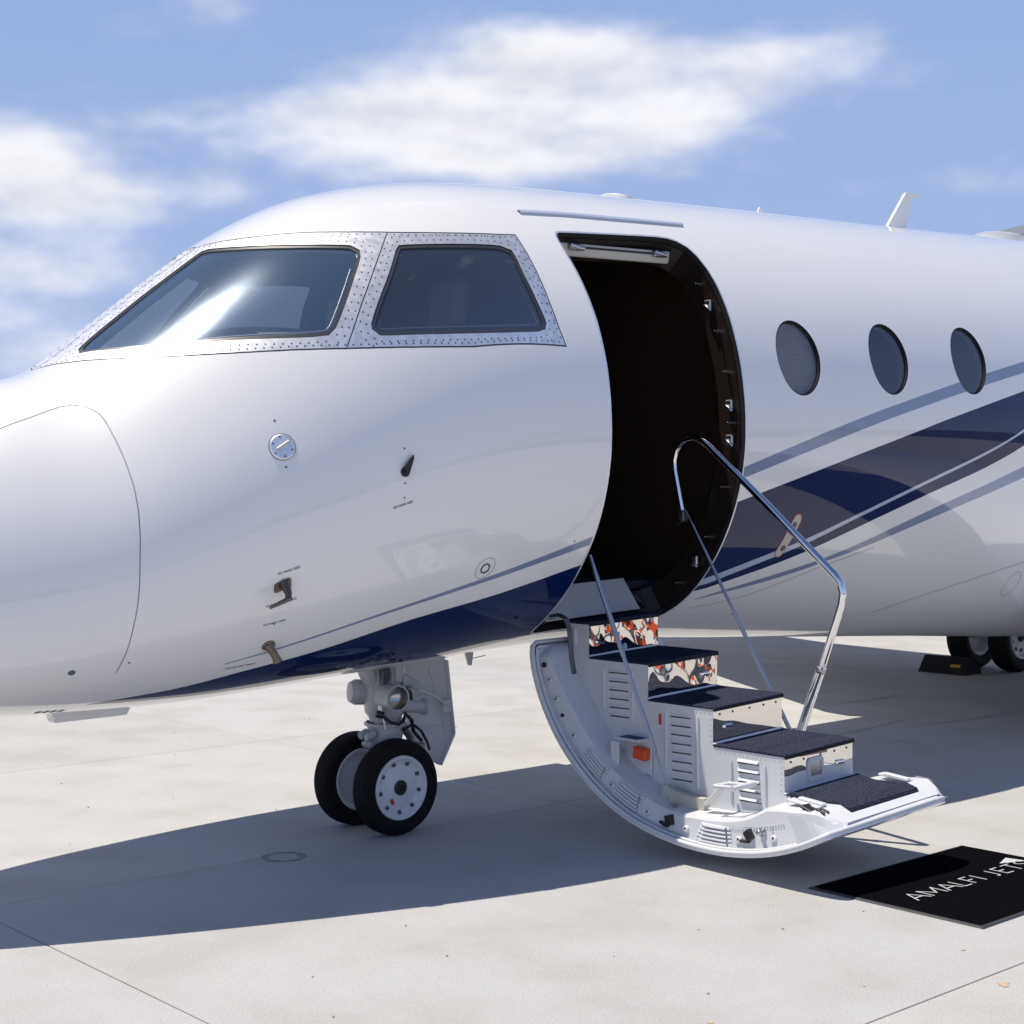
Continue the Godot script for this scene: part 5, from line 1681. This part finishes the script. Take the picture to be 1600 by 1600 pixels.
# ---------------------------------------------------------------- things on the apron
func make_things() -> void:
	var mat := thing("doormat", "black doormat with white lettering at the foot of the airstair", "mat", Vector3(1.165, 0, 2.503))
	var f := MB.new()
	var hx := 0.58
	var hz := 0.405
	var t := []
	for p in [[-1, 1], [1, 1], [1, -1], [-1, -1]]:
		t.append([Vector3(p[0] * hx, 0.0005, p[1] * hz), Vector3(p[0] * (hx - 0.010), 0.006, p[1] * (hz - 0.010)), Vector3(p[0] * (hx - 0.024), 0.006, p[1] * (hz - 0.024))])
	for k in 4:
		var j := (k + 1) % 4
		f.quad(t[k][0], t[j][0], t[j][1], t[k][1])
		f.quad(t[k][1], t[j][1], t[j][2], t[k][2])
	obj("rubber_border", f, m.mat_rubber, mat)
	f = MB.new()
	f.at(Vector3(0, 0.0045, 0), Vector3(2 * (hx - 0.022), 0.009, 2 * (hz - 0.022)), 0.003)
	obj("pile", f, m.mat_pile, mat)
	var flat := Basis(Vector3.RIGHT, Vector3(0, 0, -1), Vector3.UP)
	var glyphs := {"A": [[0.0, 0.0, 0.5, 1.0, 1.0, 0.0], [0.2, 0.36, 0.8, 0.36]], "M": [[0.0, 0.0, 0.0, 1.0, 0.5, 0.25, 1.0, 1.0, 1.0, 0.0]], "L": [[0.0, 1.0, 0.0, 0.0, 0.8, 0.0]], "F": [[0.0, 0.0, 0.0, 1.0, 0.8, 1.0], [0.0, 0.52, 0.7, 0.52]], "I": [[0.1, 0.0, 0.1, 1.0]], "J": [[0.55, 1.0, 0.55, 0.22, 0.45, 0.05, 0.28, 0.0, 0.1, 0.06]], "E": [[0.8, 1.0, 0.0, 1.0, 0.0, 0.0, 0.8, 0.0], [0.0, 0.52, 0.7, 0.52]], "T": [[0.0, 1.0, 0.9, 1.0], [0.45, 1.0, 0.45, 0.0]], "S": [[0.78, 0.86, 0.62, 0.98, 0.36, 1.0, 0.12, 0.9, 0.06, 0.74, 0.2, 0.58, 0.6, 0.44, 0.78, 0.28, 0.7, 0.08, 0.45, 0.0, 0.2, 0.02, 0.02, 0.15]]}
	var wide := {"A": 0.092, "M": 0.098, "L": 0.060, "F": 0.060, "I": 0.016, "J": 0.060, "E": 0.062, "T": 0.072, "S": 0.070, " ": 0.030}
	var pen := -0.43
	for ch in "AMALFI JETS":
		if glyphs.has(ch):
			f = MB.new()
			for st in glyphs[ch]:
				var line := PackedVector2Array()
				for i in range(0, st.size(), 2): line.append(Vector2(pen + st[i] * wide[ch], -0.030 + st[i + 1] * 0.084))
				for q in Geometry2D.offset_polyline(bigger(line, FINE), 0.0034 * FINE, Geometry2D.JOIN_MITER, Geometry2D.END_BUTT):
					f.prism(bigger(q, 1.0 / FINE), Transform3D(flat, Vector3(0, 0.0085, 0)), 0.0015)
			obj("letter", f, m.mat_print, mat)
		pen += wide[ch] + 0.020
	f = MB.new()
	f.prism(PackedVector2Array([Vector2(0.365, 0.083), Vector2(0.482, 0.122), Vector2(0.500, 0.030)]), Transform3D(flat, Vector3(0, 0.0085, 0)), 0.0015)
	obj("wing_emblem", f, m.mat_print, mat)
	var ck := thing("wheel_chock", "black rubber wheel chock with yellow mark against the main wheel", "chock", Vector3(7.96, 0, -1.86))
	f = MB.new()
	f.prism(PackedVector2Array([Vector2(-0.15, 0.0), Vector2(0.15, 0.0), Vector2(0.13, 0.05), Vector2(0.03, 0.15), Vector2(-0.04, 0.15)]), Transform3D(Basis(), Vector3(0, 0, -0.24)), 0.48)
	obj("wedge", f, m.rubber, ck)
	f = MB.new()
	f.box(Transform3D(Basis(Vector3.BACK, 0.94), Vector3(-0.097, 0.075, 0.12)), Vector3(0.03, 0.003, 0.10))
	obj("yellow_mark", f, std(lin(0.55, 0.33, 0.02), 0.6), ck)
	# beyond the frame: what the polished steps and the paint mirror
	for c in [[5.7, 4.6, "orange traffic cone with white band out under the left wing"], [7.4, 6.2, "orange traffic cone with white band beside the wheeled power cart"], [9.9, 8.6, "orange traffic cone with white band farthest from the jet"]]:
		var cone := thing("traffic_cone", c[2], "traffic cone", Vector3(c[0], 0, c[1]), "cones round the jet")
		f = MB.new()
		f.at(Vector3(0, 0.015, 0), Vector3(0.36, 0.03, 0.36), 0.01)
		obj("foot", f, m.rubber, cone)
		f = MB.new()
		f.lathe(Transform3D(), [Vector2(0.14, 0.03), Vector2(0.10, 0.24)], 24)
		f.lathe(Transform3D(), [Vector2(0.075, 0.40), Vector2(0.025, 0.70), Vector2(0.0, 0.70)], 24)
		obj("body", f, m.orange, cone)
		f = MB.new()
		f.lathe(Transform3D(), [Vector2(0.10, 0.24), Vector2(0.075, 0.40)], 24)
		obj("reflective_band", f, m.paper, cone)
	var cart := thing("power_cart", "orange wheeled ground power cart parked off the left wing", "cart", Vector3(8.6, 0, 7.2))
	f = MB.new()
	f.at(Vector3(0, 0.75, 0), Vector3(1.7, 0.75, 1.0), 0.06)
	obj("housing", f, m.orange, cart)
	f = MB.new()
	f.at(Vector3(0, 0.33, 0), Vector3(1.8, 0.10, 1.05), 0.02)
	f.tube([Vector3(-0.9, 0.33, 0), Vector3(-1.5, 0.15, 0)], 0.03, 10)
	obj("chassis", f, m.dark_steel, cart)
	f = MB.new()
	f.at(Vector3(-0.2, 0.78, -0.505), Vector3(0.9, 0.4, 0.02), 0.005)
	obj("grille", f, m.black, cart)
	for x in [-0.6, 0.6]:
		for z in [-0.45, 0.45]:
			f = MB.new()
			f.lathe(frame_of(Vector3(x, 0.2, z), Vector3(0, 0, 1)), [Vector2(0.0, -0.07), Vector2(0.17, -0.07), Vector2(0.20, -0.05), Vector2(0.20, 0.05), Vector2(0.17, 0.07), Vector2(0.0, 0.07)], 24)
			obj("tyre", f, m.tyre, cart)
	# hangars: one behind the jet's tail, others across the field behind the camera
	hangar(Vector3(-4.53, 0, 5.97), 48.0, 70.0, 21.7, 23.0, 13.5, "grey metal hangar with white roof edge beyond the jet")
	hangar(Vector3(0, 0, 0), -62.0, 190.0, 30.0, 30.0, 9.0, "long pale hangar across the field with low gable roof")
	hangar(Vector3(0, 0, 0), -35.0, 230.0, 0.0, 45.0, 10.0, "wide pale hangar across the field with dark doors")
	hangar(Vector3(0, 0, 0), -100.0, 210.0, 20.0, 35.0, 8.0, "small pale hangar across the field beside the hills")
	var hl := MB.new()
	var nz := FastNoiseLite.new()
	nz.seed = 3
	nz.frequency = 0.02
	nz.fractal_octaves = 4
	var prev := []
	for k in 181:
		var a := TAU * k / 180
		var h := 14.0 + 16.0 * nz.get_noise_2d(cos(a) * 260.0, sin(a) * 260.0)
		var row := []
		for r in [[470.0, -0.1], [520.0, h * 0.55], [600.0, h], [760.0, h * 0.7]]: row.append(Vector3(cos(a) * r[0], r[1], sin(a) * r[0]))
		if k > 0:
			for r in 3: hl.quad_out(prev[r], row[r], row[r + 1], prev[r + 1], Vector3(prev[1].x, -400, prev[1].z))
		prev = row
	var ho := obj("hills", hl, m.hill, self)
	ho.set_meta("kind", "structure")
	ho.set_meta("label", "low olive hills round the airfield")

func hangar(eye: Vector3, bearing: float, away: float, across: float, half: float, eave: float, label: String) -> void:
	var b := deg_to_rad(bearing)
	var fw := Vector3(cos(b), 0, -sin(b))
	var rt := Vector3(sin(b), 0, cos(b))
	var o := eye + fw * away + rt * (across + half)
	o.y = -0.03
	var h := thing("hangar", label, "hangar", o, "hangars round the apron")
	h.basis = Basis(rt, Vector3.UP, -fw)
	var rise := half * 0.26
	var f := MB.new()
	f.prism(PackedVector2Array([Vector2(-half + 0.3, 0), Vector2(half - 0.3, 0), Vector2(half - 0.3, eave - 0.3), Vector2(0, eave + rise - 0.3), Vector2(-half + 0.3, eave - 0.3)]), Transform3D(), -40.0)
	obj("wall", f, m.hangar_wall, h)
	f = MB.new()
	for s in [-1.0, 1.0]:
		f.prism(PackedVector2Array([Vector2(half * s, eave - 0.25), Vector2(0, eave + rise - 0.25), Vector2(0, eave + rise + 0.1), Vector2(half * s, eave + 0.1)]), Transform3D(Basis(), Vector3(0, 0, 1.2)), -42.4)
	obj("roof", f, m.hangar_roof, h)
	f = MB.new()
	for k in 6: f.at(Vector3((-0.75 + 0.3 * k) * half * 0.9, eave * 0.4, 0.06), Vector3(half * 0.262, eave * 0.8, 0.1))
	obj("sliding_door", f, m.hangar_dark, h)

func _ready() -> void:
	rng.seed = 1
	make_slopes()
	make_light()
	make_materials()
	make_ground()
	make_jet()
	make_airstair()
	make_gear()
	make_things()
